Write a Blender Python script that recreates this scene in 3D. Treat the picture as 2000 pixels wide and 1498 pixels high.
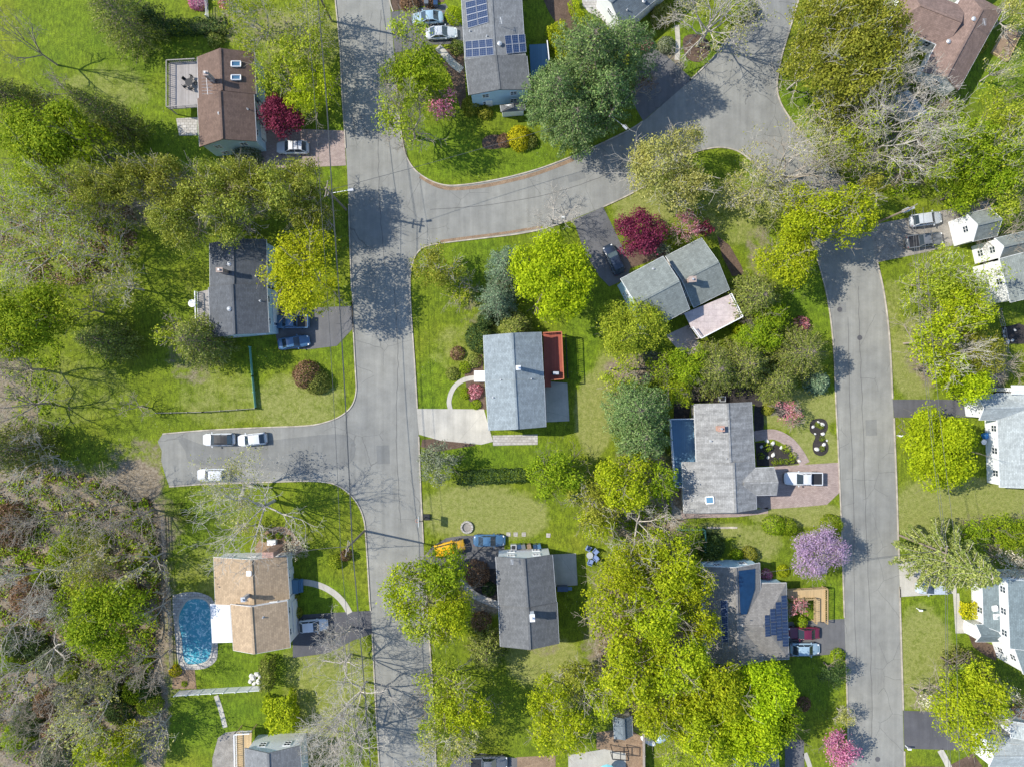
import bpy, math, random
import numpy as np
from mathutils import Vector, Matrix
from mathutils.geometry import tessellate_polygon
for o in list(bpy.data.objects): bpy.data.objects.remove(o)
R_ = math.radians
# ------------------------------------------------------------ camera, sky, sun
S = 13.0          # pixels of the 2000 px photo per metre on the ground
H = 102.6         # camera height
sc = bpy.context.scene
cam = bpy.data.objects.new("camera", bpy.data.cameras.new("camera"))
sc.collection.objects.link(cam); sc.camera = cam
cam.location = (0, 0, H); cam.rotation_euler = (0, 0, 0)
cam.data.sensor_fit = 'HORIZONTAL'; cam.data.sensor_width = 36
cam.data.lens = 18 / (1000 / S / H); cam.data.clip_end = 3000; cam.data.clip_start = 1
world = bpy.data.worlds.new("World"); sc.world = world; world.use_nodes = True
wn = world.node_tree.nodes; wl = world.node_tree.links
sky = wn.new('ShaderNodeTexSky'); sky.sky_type = 'NISHITA'; sky.sun_disc = False
SUN_EL = 43.5
sky.sun_elevation = R_(SUN_EL); sky.sun_rotation = R_(282); sky.air_density = 1.0; sky.dust_density = .4; sky.ozone_density = 4
bg = wn['Background']; bg.inputs[1].default_value = 0.15
wl.new(sky.outputs[0], bg.inputs[0])
sun = bpy.data.objects.new("sun", bpy.data.lights.new("sun", 'SUN'))
sc.collection.objects.link(sun)
sun.data.energy = 3.75; sun.data.angle = R_(0.55); sun.data.color = (1, .95, .85)
a = R_(-12); e = R_(SUN_EL)
sun.rotation_euler = Vector((math.cos(e)*math.cos(a), math.cos(e)*math.sin(a), -math.sin(e))).to_track_quat('-Z', 'Y').to_euler()
sc.view_settings.view_transform = 'Standard'; sc.view_settings.look = 'None'
sc.view_settings.exposure = 0.68; sc.view_settings.gamma = 1
sc.cycles.max_bounces = 5; sc.cycles.diffuse_bounces = 3; sc.cycles.transmission_bounces = 3
sc.cycles.use_denoising = True
col = sc.collection
rnd = random.Random(7)

def W(px, py, z=0.0):
    f = (H - z) / H / S
    return Vector(((px-1000)*f, (749-py)*f, z))

# ------------------------------------------------------------ materials
class NT:
    def __init__(s, name):
        s.m = bpy.data.materials.new(name); s.m.use_nodes = True
        s.n = s.m.node_tree.nodes; s.l = s.m.node_tree.links
        s.b = s.n['Principled BSDF']; s.out = s.n['Material Output']
        s.b.inputs['Specular IOR Level'].default_value = .3
    def add(s, t, **k):
        n = s.n.new(t)
        for a_, v in k.items():
            if a_.startswith('i_'): n.inputs[a_[2:].replace('_', ' ')].default_value = v
            else: setattr(n, a_, v)
        return n
    def link(s, a_, b_): s.l.new(a_, b_)
    def coord(s, kind='pos', scale=(1,1,1)):
        if kind == 'pos': o = s.add('ShaderNodeNewGeometry').outputs['Position']
        elif kind == 'uv': o = s.add('ShaderNodeTexCoord').outputs['UV']
        else: o = s.add('ShaderNodeTexCoord').outputs['Object']
        if scale != (1,1,1):
            mp = s.add('ShaderNodeMapping'); mp.inputs['Scale'].default_value = scale
            s.link(o, mp.inputs[0]); o = mp.outputs[0]
        return o
    def noise(s, co, scale, detail=4, rough=.6, dist=0):
        n = s.add('ShaderNodeTexNoise'); n.inputs['Scale'].default_value = scale
        n.inputs['Detail'].default_value = detail; n.inputs['Roughness'].default_value = rough
        n.inputs['Distortion'].default_value = dist
        s.link(co, n.inputs['Vector']); return n.outputs[0]
    def ramp(s, fac, stops, interp='LINEAR'):
        r = s.add('ShaderNodeValToRGB'); cr = r.color_ramp; cr.interpolation = interp
        while len(cr.elements) < len(stops): cr.elements.new(.5)
        for el, (p, c) in zip(cr.elements, stops):
            el.position = p; el.color = (*c, 1) if len(c) == 3 else c
        s.link(fac, r.inputs[0]); return r.outputs[0]
    def mix(s, fac, a_, b_, mode='MIX'):
        m = s.add('ShaderNodeMix'); m.data_type = 'RGBA'; m.blend_type = mode
        for i, v in ((0, fac), (6, a_), (7, b_)):
            if isinstance(v, (int, float)): m.inputs[i].default_value = v
            elif isinstance(v, tuple): m.inputs[i].default_value = (*v, 1)
            else: s.link(v, m.inputs[i])
        return m.outputs[2]
    def math(s, op, a_, b_=0, clamp=False):
        m = s.add('ShaderNodeMath'); m.operation = op; m.use_clamp = clamp
        for i, v in ((0, a_), (1, b_)):
            if isinstance(v, (int, float)): m.inputs[i].default_value = v
            else: s.link(v, m.inputs[i])
        return m.outputs[0]
    def bump(s, h, strength=.3, dist=.05):
        b = s.add('ShaderNodeBump'); b.inputs['Strength'].default_value = strength
        b.inputs['Distance'].default_value = dist
        s.link(h, b.inputs['Height']); s.link(b.outputs[0], s.b.inputs['Normal'])
    def base(s, c, rough=.8):
        if isinstance(c, tuple): s.b.inputs['Base Color'].default_value = (*c, 1)
        else: s.link(c, s.b.inputs['Base Color'])
        s.b.inputs['Roughness'].default_value = rough
        return s.m
def mul(c, k): return tuple(min(1, x*k) for x in c)
G3 = lambda v: (v, v, v)

def m_plain(name, c, rough=.6, var=.18, metal=0, scale=1.5, spec=.3):
    t = NT(name); n = t.noise(t.coord('obj'), scale, 6, .65)
    cc = t.ramp(n, [(.3, mul(c, 1-var)), (.7, mul(c, 1+var))])
    t.b.inputs['Metallic'].default_value = metal; t.b.inputs['Specular IOR Level'].default_value = spec
    return t.base(cc, rough)
def m_roof(name, c, row=.22, streak=.2, dark=.75):
    t = NT(name); uv = t.coord('uv')
    br = t.add('ShaderNodeTexBrick'); t.link(uv, br.inputs[0])
    br.inputs['Scale'].default_value = 1; br.inputs['Brick Width'].default_value = .42
    br.inputs['Row Height'].default_value = row; br.inputs['Mortar Size'].default_value = .018
    br.inputs['Mortar Smooth'].default_value = .3; br.inputs['Bias'].default_value = 0
    br.inputs['Color1'].default_value = (*mul(c, .86), 1); br.inputs['Color2'].default_value = (*mul(c, 1.16), 1)
    br.inputs['Mortar'].default_value = (*mul(c, dark), 1)
    st = t.noise(t.coord('uv', (1.1, .16, 1)), 1.3, 6, .7)
    bl = t.noise(t.coord('uv'), .35, 4, .6)
    fine = t.noise(t.coord('uv'), 9, 2, .7)
    k = t.ramp(st, [(.3, G3(1-streak)), (.7, G3(1+streak*.6))])
    k2 = t.ramp(bl, [(.35, G3(.9)), (.65, G3(1.08))]); k3 = t.ramp(fine, [(.3, G3(.86)), (.7, G3(1.14))])
    cc = t.mix(1, br.outputs[0], k, 'MULTIPLY'); cc = t.mix(1, cc, k2, 'MULTIPLY'); cc = t.mix(1, cc, k3, 'MULTIPLY')
    t.bump(br.outputs[1], -.25, .02)
    return t.base(cc, .9)
def m_lines(name, c, period=.18, dark=.7, axis='v', width=.12, var=.12, rough=.6):
    t = NT(name); uv = t.coord('uv'); sx = t.add('ShaderNodeSeparateXYZ'); t.link(uv, sx.inputs[0])
    v = sx.outputs[1 if axis == 'v' else 0]
    fr = t.math('FRACT', t.math('DIVIDE', v, period)); ln = t.math('LESS_THAN', fr, width)
    cell = t.math('FLOOR', t.math('DIVIDE', v, period)); wnz = t.add('ShaderNodeTexWhiteNoise'); wnz.noise_dimensions = '1D'
    t.link(cell, wnz.inputs['W']); k = t.ramp(wnz.outputs[0], [(0, G3(1-var)), (1, G3(1+var))])
    nz = t.noise(t.coord('uv'), 1.2, 5, .65); k2 = t.ramp(nz, [(.3, G3(1-var)), (.7, G3(1+var*.7))])
    cc = t.mix(1, k, c, 'MULTIPLY'); cc = t.mix(1, cc, k2, 'MULTIPLY'); cc = t.mix(ln, cc, mul(c, dark))
    return t.base(cc, rough)
def m_brick(name, c1, c2, mortar, bw=.22, rh=.11, ms=.012, rough=.9, coord='pos'):
    t = NT(name); uv = t.coord(coord)
    br = t.add('ShaderNodeTexBrick'); t.link(uv, br.inputs[0]); br.inputs['Scale'].default_value = 1
    br.inputs['Brick Width'].default_value = bw; br.inputs['Row Height'].default_value = rh
    br.inputs['Mortar Size'].default_value = ms
    for k, c in (('Color1', c1), ('Color2', c2), ('Mortar', mortar)): br.inputs[k].default_value = (*c, 1)
    nz = t.noise(t.coord('pos'), .8, 6, .7); k = t.ramp(nz, [(.3, G3(.8)), (.7, G3(1.15))])
    nz2 = t.noise(t.coord('pos'), 6, 3, .7); k2 = t.ramp(nz2, [(.3, G3(.85)), (.7, G3(1.12))])
    return t.base(t.mix(1, t.mix(1, br.outputs[0], k, 'MULTIPLY'), k2, 'MULTIPLY'), rough)
def m_gran(name, c1, c2, c0, sc=9):
    t = NT(name); p = t.coord('pos'); n = t.noise(p, sc, 5, .8); n2 = t.noise(p, .9, 5, .7)
    c = t.ramp(n, [(.3, c0), (.45, c1), (.7, c2)]); t.bump(n, .6, .05)
    return t.base(t.mix(1, c, t.ramp(n2, [(.3, G3(.7)), (.7, G3(1.25))]), 'MULTIPLY'), .95)
def m_asphalt(name, c, crack=.5, stain=.12):
    t = NT(name); p = t.coord('pos')
    a1 = t.noise(p, .06, 4, .6); a2 = t.noise(p, .5, 6, .65); a3 = t.noise(p, 14, 3, .8)
    a4 = t.noise(t.coord('pos', (1.4, .07, 1)), .8, 5, .65)
    cc = t.ramp(a1, [(.32, mul(c, 1-stain)), (.68, tuple(x*y*(1+stain) for x, y in zip(c, (1.03, 1, .94))))])
    cc = t.mix(1, cc, t.ramp(a2, [(.3, G3(.84)), (.7, G3(1.1))]), 'MULTIPLY')
    cc = t.mix(1, cc, t.ramp(a3, [(.25, G3(.86)), (.75, G3(1.14))]), 'MULTIPLY')
    cc = t.mix(1, cc, t.ramp(a4, [(.3, G3(.87)), (.7, G3(1.1))]), 'MULTIPLY')
    nv = t.add('ShaderNodeTexNoise'); nv.inputs['Scale'].default_value = .35; nv.inputs['Detail'].default_value = 6
    t.link(p, nv.inputs[0]); dis = t.mix(.9, p, nv.outputs[1], 'ADD')
    vo = t.add('ShaderNodeTexVoronoi'); vo.feature = 'DISTANCE_TO_EDGE'; vo.inputs['Scale'].default_value = .16
    t.link(dis, vo.inputs['Vector'])
    lt = t.math('LESS_THAN', vo.outputs[0], .0042)
    gate = t.math('GREATER_THAN', t.noise(p, .09, 2, .5), .5)
    lt = t.math('MULTIPLY', t.math('MULTIPLY', lt, gate), crack)
    cc = t.mix(lt, cc, mul(c, .45))
    t.bump(a3, .25, .01)
    return t.base(cc, .92)
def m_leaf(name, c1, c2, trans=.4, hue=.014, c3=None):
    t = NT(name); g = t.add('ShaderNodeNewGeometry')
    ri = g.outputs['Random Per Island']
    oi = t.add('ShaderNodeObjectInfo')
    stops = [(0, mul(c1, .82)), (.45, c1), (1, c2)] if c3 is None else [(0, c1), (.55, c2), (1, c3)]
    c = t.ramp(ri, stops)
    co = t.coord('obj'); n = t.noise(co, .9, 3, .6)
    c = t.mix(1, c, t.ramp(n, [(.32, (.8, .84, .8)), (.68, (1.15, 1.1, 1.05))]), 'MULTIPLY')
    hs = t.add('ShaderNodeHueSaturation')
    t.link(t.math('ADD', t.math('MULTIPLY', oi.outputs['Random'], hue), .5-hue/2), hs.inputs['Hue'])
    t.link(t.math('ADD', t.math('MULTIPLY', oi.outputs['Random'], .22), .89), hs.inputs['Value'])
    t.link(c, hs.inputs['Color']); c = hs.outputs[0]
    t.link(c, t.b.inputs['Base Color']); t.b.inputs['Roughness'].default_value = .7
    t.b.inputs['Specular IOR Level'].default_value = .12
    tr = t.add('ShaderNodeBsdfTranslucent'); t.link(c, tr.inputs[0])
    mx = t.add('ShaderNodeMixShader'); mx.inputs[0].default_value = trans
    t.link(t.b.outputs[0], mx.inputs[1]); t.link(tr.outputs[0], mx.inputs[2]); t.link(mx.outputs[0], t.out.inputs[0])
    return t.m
def m_ground():
    t = NT('ground'); p = t.coord('pos')
    at = t.add('ShaderNodeAttribute', attribute_name='mask'); sp = t.add('ShaderNodeSeparateColor'); t.link(at.outputs[0], sp.inputs[0])
    dry, dirt, lush = sp.outputs
    n1 = t.noise(p, .11, 5, .62); n2 = t.noise(p, .9, 6, .7); n3 = t.noise(p, 6.5, 4, .75); n4 = t.noise(p, 22, 2, .8)
    g = t.ramp(n1, [(.3, (.095, .155, .008)), (.52, (.13, .19, .009)), (.72, (.165, .205, .016))])
    g = t.mix(t.math('MULTIPLY', lush, .8), g, t.ramp(n1, [(.3, (.085, .165, .007)), (.7, (.13, .21, .01))]))
    g = t.mix(1, g, t.ramp(n2, [(.3, G3(.62)), (.7, (1.38, 1.3, 1.25))]), 'MULTIPLY')
    g = t.mix(1, g, t.ramp(n3, [(.32, G3(.5)), (.68, (1.55, 1.5, 1.5))]), 'MULTIPLY')
    g = t.mix(1, g, t.ramp(n4, [(.3, G3(.78)), (.7, G3(1.24))]), 'MULTIPLY')
    n5 = t.noise(t.coord('pos', (1, .35, 1)), 3.2, 5, .7)
    g = t.mix(1, g, t.ramp(n5, [(.34, G3(.62)), (.66, (1.42, 1.34, 1.25))]), 'MULTIPLY')
    wr = t.ramp(t.noise(p, .33, 8, .78, .6), [(.6, G3(0)), (.74, G3(.6))])
    g = t.mix(wr, g, (.2, .19, .07))
    # blossom and dandelion specks
    vo = t.add('ShaderNodeTexVoronoi'); vo.inputs['Scale'].default_value = 1.6; t.link(p, vo.inputs['Vector'])
    spk = t.math('MULTIPLY', t.math('LESS_THAN', vo.outputs[0], .09), t.math('GREATER_THAN', t.noise(p, .16, 2, .5), .56))
    g = t.mix(t.math('MULTIPLY', spk, .55), g, (.42, .44, .26))
    dn = t.math('MULTIPLY', t.math('ADD', t.noise(p, .45, 6, .7), t.math('MULTIPLY', dry, .95)), 1)
    dm = t.ramp(dn, [(.66, G3(0)), (1.2, G3(1))])
    dc = t.mix(1, t.ramp(t.noise(p, 1.8, 5, .7), [(.3, (.16, .19, .03)), (.7, (.32, .31, .11))]), t.ramp(n3, [(.3, G3(.58)), (.7, G3(1.4))]), 'MULTIPLY')
    g = t.mix(t.math('MULTIPLY', dm, .85), g, dc)
    wn_ = t.math('ADD', t.noise(p, .7, 7, .72), t.math('MULTIPLY', dirt, .9))
    wm = t.ramp(wn_, [(.72, G3(0)), (.98, G3(1))])
    wc = t.ramp(t.noise(p, 2.4, 8, .75), [(.3, (.09, .07, .045)), (.46, (.21, .165, .11)), (.6, (.3, .25, .18)), (.74, (.42, .37, .3))])
    wc = t.mix(1, wc, t.ramp(n3, [(.28, G3(.6)), (.72, G3(1.35))]), 'MULTIPLY')
    g = t.mix(wm, g, wc)
    t.bump(n3, .5, .12)
    return t.base(g, .95)

M = {}
M['ground'] = m_ground()
M['road'] = m_asphalt('asphalt_road', (.25, .25, .232), .6)
M['drive'] = m_asphalt('asphalt_drive', (.135, .135, .14), .3)
M['drive_dark'] = m_asphalt('asphalt_dark', (.10, .10, .11), .2)
M['road_dark'] = m_asphalt('asphalt_patch', (.2, .203, .195), .2)
M['tar'] = m_asphalt('tar_seal', (.13, .13, .125), .0)
M['concrete'] = m_asphalt('concrete', (.46, .44, .39), .35)
M['gravel'] = m_gran('gravel', (.25, .23, .2), (.4, .37, .33), (.13, .11, .09), 12)
M['paver'] = m_brick('pavers', (.33, .25, .22), (.42, .33, .29), (.24, .19, .17), .3, .15, .014)
M['paver_grey'] = m_brick('pavers_grey', (.4, .37, .33), (.5, .47, .43), (.25, .23, .2), .6, .4, .03)
M['kerb'] = m_plain('kerb_concrete', (.42, .37, .3), .85, .4, scale=.9)
M['mulch'] = m_gran('mulch', (.10, .065, .045), (.2, .14, .1), (.05, .035, .03))
M['mulch_dark'] = m_gran('mulch_dark', (.035, .03, .028), (.08, .07, .065), (.015, .015, .015))
M['soil'] = m_gran('soil', (.24, .16, .1), (.36, .27, .18), (.14, .09, .06), 7)
M['rock'] = m_plain('rock', (.62, .6, .56), .9, .3, scale=4)
M['white'] = m_plain('white_paint', (.8, .8, .79), .5, .05)
M['siding_white'] = m_lines('siding_white', (.8, .8, .79), .2, .82, 'v', .12, .03)
M['siding_blue'] = m_lines('siding_blue', (.5, .66, .76), .2, .75, 'v', .12, .05)
M['siding_teal'] = m_lines('siding_teal', (.38, .52, .56), .2, .75, 'v', .12, .05)
M['siding_tan'] = m_lines('siding_tan', (.55, .5, .42), .2, .75, 'v', .12, .05)
M['brickwall'] = m_brick('brick_wall', (.36, .16, .1), (.45, .22, .15), (.5, .45, .4), .22, .08, .01, coord='uv')
M['glass'] = m_plain('window_glass', (.03, .045, .06), .06, .1, spec=.8)
M['skylight'] = m_plain('skylight_glass', (.1, .22, .33), .1, .1, spec=.8)
M['lens'] = m_plain('lens', (.75, .75, .72), .15, .02, spec=.6)
M['redlens'] = m_plain('red_lens', (.35, .02, .02), .2, .02)
M['tyre'] = m_plain('tyre', (.02, .02, .021), .8, .1)
M['rim'] = m_plain('rim', (.4, .41, .42), .35, .05, metal=.7)
M['black'] = m_plain('black_trim', (.03, .03, .032), .5, .1)
M['metal'] = m_plain('galvanised', (.5, .51, .52), .45, .1, metal=.3)
M['pole'] = m_plain('pole_wood', (.26, .21, .16), .9, .2, scale=3)
M['wire'] = m_plain('wire', (.09, .09, .09), .6, .1)
M['wood'] = m_lines('timber_deck', (.5, .36, .19), .15, .55, 'u', .14, .1)
M['wood_grey'] = m_lines('grey_deck', (.33, .3, .28), .15, .55, 'u', .14, .12)
M['wood_red'] = m_lines('red_deck', (.3, .08, .05), .15, .7, 'u', .12, .14)
M['wood_redrail'] = m_plain('red_rail', (.46, .15, .08), .7, .1)
M['patio_pink'] = m_brick('patio_pink', (.5, .42, .4), (.55, .47, .44), (.4, .33, .31), 1.2, .9, .02)
M['deck_shade_blue'] = m_lines('shade_blue_deck', (.1, .2, .3), .3, .8, 'u', .1, .06)  # blue cast of shade put into the deck colour; front steps reuse it
M['chim'] = m_brick('chimney_brick', (.3, .2, .16), (.4, .29, .23), (.45, .42, .38), .22, .08, .01, coord='obj')
M['bark'] = m_plain('bark', (.2, .165, .13), .95, .35, scale=3)
M['bark_pale'] = m_plain('bark_pale', (.5, .45, .38), .95, .25, scale=3)
M['bark_grey'] = m_plain('bark_grey', (.38, .32, .25), .95, .25, scale=3)
def m_solar():
    t = NT('solar_cells'); uv = t.coord('uv')
    br = t.add('ShaderNodeTexBrick'); t.link(uv, br.inputs[0]); br.offset = 0
    br.inputs['Scale'].default_value = 1; br.inputs['Brick Width'].default_value = .27; br.inputs['Row Height'].default_value = .27
    br.inputs['Mortar Size'].default_value = .022
    for k, c in (('Color1', (.012, .03, .085)), ('Color2', (.018, .04, .11)), ('Mortar', (.1, .13, .18))): br.inputs[k].default_value = (*c, 1)
    t.b.inputs['Specular IOR Level'].default_value = .25
    return t.base(br.outputs[0], .4)
M['solar'] = m_solar()
def m_pool():
    t = NT('pool_water'); p = t.coord('pos')
    n = t.noise(p, 1.5, 6, .75, 1.2); n2 = t.noise(p, .35, 3, .5)
    c = t.ramp(n2, [(.3, (.03, .21, .29)), (.7, (.06, .33, .4))])
    c = t.mix(t.ramp(n, [(.5, G3(0)), (.6, G3(.7))]), c, (.6, .78, .78))  # pale mottling paints sun dappled through bare branches into the water colour
    t.b.inputs['Specular IOR Level'].default_value = .5
    return t.base(c, .15)
M['pool'] = m_pool()
for k, c in dict(r_brown=(.165, .11, .085), r_brown2=(.24, .165, .135), r_dark=(.105, .112, .122), r_grey=(.2, .205, .205), r_green=(.215, .235, .215),
                 r_blue=(.25, .285, .295), r_slate=(.15, .18, .2), r_pale=(.36, .355, .34), r_ash=(.145, .148, .148), r_taupe=(.235, .22, .2),
                 r_light=(.38, .41, .4), r_teal=(.165, .205, .215)).items(): M[k] = m_roof(k, c)
M['r_tan'] = m_roof('r_tan', (.4, .295, .19), .3, .12, .72); M['r_pale2'] = m_roof('r_weathered', (.31, .305, .29), .26, .45)
for k, c in dict(c_white=(.62, .63, .64), c_silver=(.5, .52, .54), c_blue=(.06, .14, .25), c_dark=(.02, .03, .05), c_grey=(.13, .14, .15), c_yellow=(.75, .4, .01),
                 c_red=(.13, .012, .035), c_lblue=(.3, .42, .5), c_navy=(.02, .05, .11), c_pale=(.45, .5, .55)).items():
    m = m_plain(k, c, .28, .03, spec=.6); M[k] = m
    m.node_tree.nodes['Principled BSDF'].inputs['Coat Weight'].default_value = .5
L = {}
L['chart'] = m_leaf('leaf_chartreuse', (.38, .5, .012), (.62, .72, .025))
L['yellow'] = m_leaf('leaf_yellow_green', (.36, .44, .015), (.6, .63, .03))
L['green'] = m_leaf('leaf_green', (.23, .34, .015), (.45, .54, .03))
L['fresh'] = m_leaf('leaf_fresh', (.34, .43, .03), (.6, .64, .07))
L['olive'] = m_leaf('leaf_olive', (.27, .29, .03), (.5, .48, .08))
L['beige'] = m_leaf('leaf_bud', (.42, .42, .1), (.7, .66, .25))
L['pine'] = m_leaf('leaf_pine', (.13, .22, .065), (.36, .46, .17), .25)
L['blue'] = m_leaf('leaf_spruce', (.13, .21, .12), (.34, .43, .26), .2)
L['cedar'] = m_leaf('leaf_cedar', (.16, .2, .035), (.4, .41, .1), .25)
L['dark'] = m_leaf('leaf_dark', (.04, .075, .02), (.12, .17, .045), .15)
L['sprucey'] = m_leaf('leaf_bough', (.2, .24, .05), (.42, .43, .13), .15)
L['red'] = m_leaf('leaf_red', (.13, .016, .045), (.32, .06, .12), .2, .01)
L['pink'] = m_leaf('leaf_pink', (.5, .16, .2), (.72, .4, .42), .2, .02)
L['hotpink'] = m_leaf('leaf_hotpink', (.6, .17, .3), (.85, .45, .55), .2, .02)
L['purple'] = m_leaf('leaf_purple', (.42, .28, .45), (.68, .5, .68), .2, .02)
L['white'] = m_leaf('leaf_white', (.55, .5, .36), (.8, .75, .6), .2, .02)
L['sage'] = m_leaf('leaf_sage', (.16, .19, .11), (.34, .35, .24), .15)
L['gold'] = m_leaf('leaf_gold', (.45, .42, .01), (.7, .62, .02), .2)
L['brown'] = m_leaf('leaf_brown', (.2, .11, .06), (.36, .23, .14), .15)
L['golden'] = m_leaf('leaf_golden', (.4, .43, .012), (.64, .63, .028))
L['fuzz'] = m_leaf('leaf_fuzz', (.26, .29, .03), (.54, .54, .12), .3)
L['litter'] = m_leaf('leaf_litter', (.2, .125, .07), (.52, .4, .27), .1, .05)

# ------------------------------------------------------------ object helpers
def tag(o, label=None, cat=None, group=None, kind=None):
    if label: o['label'] = label
    if cat: o['category'] = cat
    if group: o['group'] = group
    if kind: o['kind'] = kind
    return o
def thing(name, label, cat, loc=(0,0,0), rz=0, group=None):
    o = bpy.data.objects.new(name, None); col.objects.link(o); o.location = loc; o.rotation_euler = (0, 0, rz)
    o.empty_display_size = .5
    return tag(o, label, cat, group)
class MB:
    def __init__(s): s.v = []; s.f = []; s.uv = []; s.mi = []
    def face(s, pts, uv=None, mi=0):
        b = len(s.v); s.v += [tuple(p) for p in pts]; s.f.append(list(range(b, b+len(pts))))
        s.uv += uv if uv else [(p[0]*.7+p[1]*.7, p[2]+p[0]*.001) for p in pts]; s.mi.append(mi)
    def box(s, c, d, rz=0, mi=0, M4=None):
        c = Vector(c); hx, hy, hz = d[0]/2, d[1]/2, d[2]/2
        m = M4 if M4 is not None else Matrix.Translation(c) @ Matrix.Rotation(rz, 4, 'Z')
        P = [m @ Vector((x, y, z)) for z in (-hz, hz) for x, y in ((-hx,-hy),(hx,-hy),(hx,hy),(-hx,hy))]
        for q, (a_, b_) in (((3,2,1,0),(d[0],d[1])), ((4,5,6,7),(d[0],d[1])), ((0,1,5,4),(d[0],d[2])), ((1,2,6,5),(d[1],d[2])), ((2,3,7,6),(d[0],d[2])), ((3,0,4,7),(d[1],d[2]))):
            s.face([P[i] for i in q], [(0,0),(a_,0),(a_,b_),(0,b_)], mi)
    def beam(s, a_, b_, w, h=None, mi=0):
        a_, b_ = Vector(a_), Vector(b_); d = b_-a_; h = h or w
        q = d.to_track_quat('X', 'Z'); m = Matrix.Translation((a_+b_)/2) @ q.to_matrix().to_4x4()
        s.box((0,0,0), (d.length, w, h), mi=mi, M4=m)
    def tube(s, a_, b_, r0, r1=None, n=8, mi=0, cap=True):
        a_, b_ = Vector(a_), Vector(b_); r1 = r0 if r1 is None else r1
        q = (b_-a_).to_track_quat('Z', 'Y'); A = []; B = []
        for i in range(n):
            t = 2*math.pi*i/n; d = q @ Vector((math.cos(t), math.sin(t), 0)); A.append(a_+d*r0); B.append(b_+d*r1)
        for i in range(n): j = (i+1) % n; s.face([A[i], A[j], B[j], B[i]], mi=mi)
        if cap: s.face(B, mi=mi); s.face(A[::-1], mi=mi)
    def poly(s, pts, z0, z1, mi=0):
        pts = [Vector((p[0], p[1], 0)) for p in pts]
        ar = sum(pts[i-1].x*pts[i].y-pts[i].x*pts[i-1].y for i in range(len(pts)))
        if ar < 0: pts = pts[::-1]
        for t in tessellate_polygon([pts]):
            q = [pts[i] for i in t]; n = (q[1]-q[0]).cross(q[2]-q[0])
            if n.z < 0: q = q[::-1]
            s.face([(p.x, p.y, z1) for p in q], [(p.x, p.y) for p in q], mi)
        if z1 - z0 > .02:
            u = 0
            for i in range(len(pts)):
                a_, b_ = pts[i-1], pts[i]; l = (b_-a_).length
                s.face([(a_.x,a_.y,z0),(b_.x,b_.y,z0),(b_.x,b_.y,z1),(a_.x,a_.y,z1)], [(u,z0),(u+l,z0),(u+l,z1),(u,z1)], mi); u += l
    def build(s, name, mats, parent=None, smooth=False, loc=None, weld=False):
        me = bpy.data.meshes.new(name); me.from_pydata(s.v, [], s.f)
        uvl = me.uv_layers.new(name='UVMap'); uvl.data.foreach_set('uv', np.array(s.uv, dtype=np.float32).ravel())
        if not isinstance(mats, (list, tuple)): mats = [mats]
        for m in mats: me.materials.append(m)
        me.polygons.foreach_set('material_index', s.mi)
        if smooth: me.polygons.foreach_set('use_smooth', [True]*len(s.f))
        if weld:
            import bmesh
            bm = bmesh.new(); bm.from_mesh(me); bmesh.ops.remove_doubles(bm, verts=bm.verts, dist=.001)
            bmesh.ops.recalc_face_normals(bm, faces=bm.faces); bm.to_mesh(me); bm.free()
        me.update()
        o = bpy.data.objects.new(name, me); col.objects.link(o)
        if parent: o.parent = parent
        if loc is not None: o.location = loc
        return o
def smooth_line(pts, n=5, closed=False):
    out = []; k = len(pts)
    g = (lambda i: pts[i % k]) if closed else (lambda i: pts[max(0, min(k-1, i))])
    for i in range(k if closed else k-1):
        p0, p1, p2, p3 = g(i-1), g(i), g(i+1), g(i+2)
        for j in range(n):
            t = j/n
            out.append(tuple(.5*((2*b)+(-a_+c)*t+(2*a_-5*b+4*c-d)*t*t+(-a_+3*b-3*c+d)*t**3) for a_, b, c, d in zip(p0, p1, p2, p3)))
    if not closed: out.append(tuple(pts[-1]))
    return out
def px(pts): return [tuple(W(*p)[:2]) for p in pts]
def sheet(name, pts, mat, z, kind='structure', sm=0, label=None, cat=None, z0=None):
    if sm: pts = smooth_line(pts, sm, True)
    m = MB(); m.poly(px(pts), z if z0 is None else z0, z); o = m.build(name, M[mat])
    return tag(o, label, cat, kind=kind)
def ribbon(pts, w):
    L_, R2 = [], []
    for i, p in enumerate(pts):
        a_ = pts[max(0, i-1)]; b_ = pts[min(len(pts)-1, i+1)]
        dx, dy = b_[0]-a_[0], b_[1]-a_[1]; l = math.hypot(dx, dy) or 1
        L_.append((p[0]-dy/l*w/2, p[1]+dx/l*w/2)); R2.append((p[0]+dy/l*w/2, p[1]-dx/l*w/2))
    return L_ + R2[::-1]
def path(name, pts, w, mat, z, sm=5):
    return sheet(name, ribbon(smooth_line(pts, sm), w), mat, z)

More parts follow.
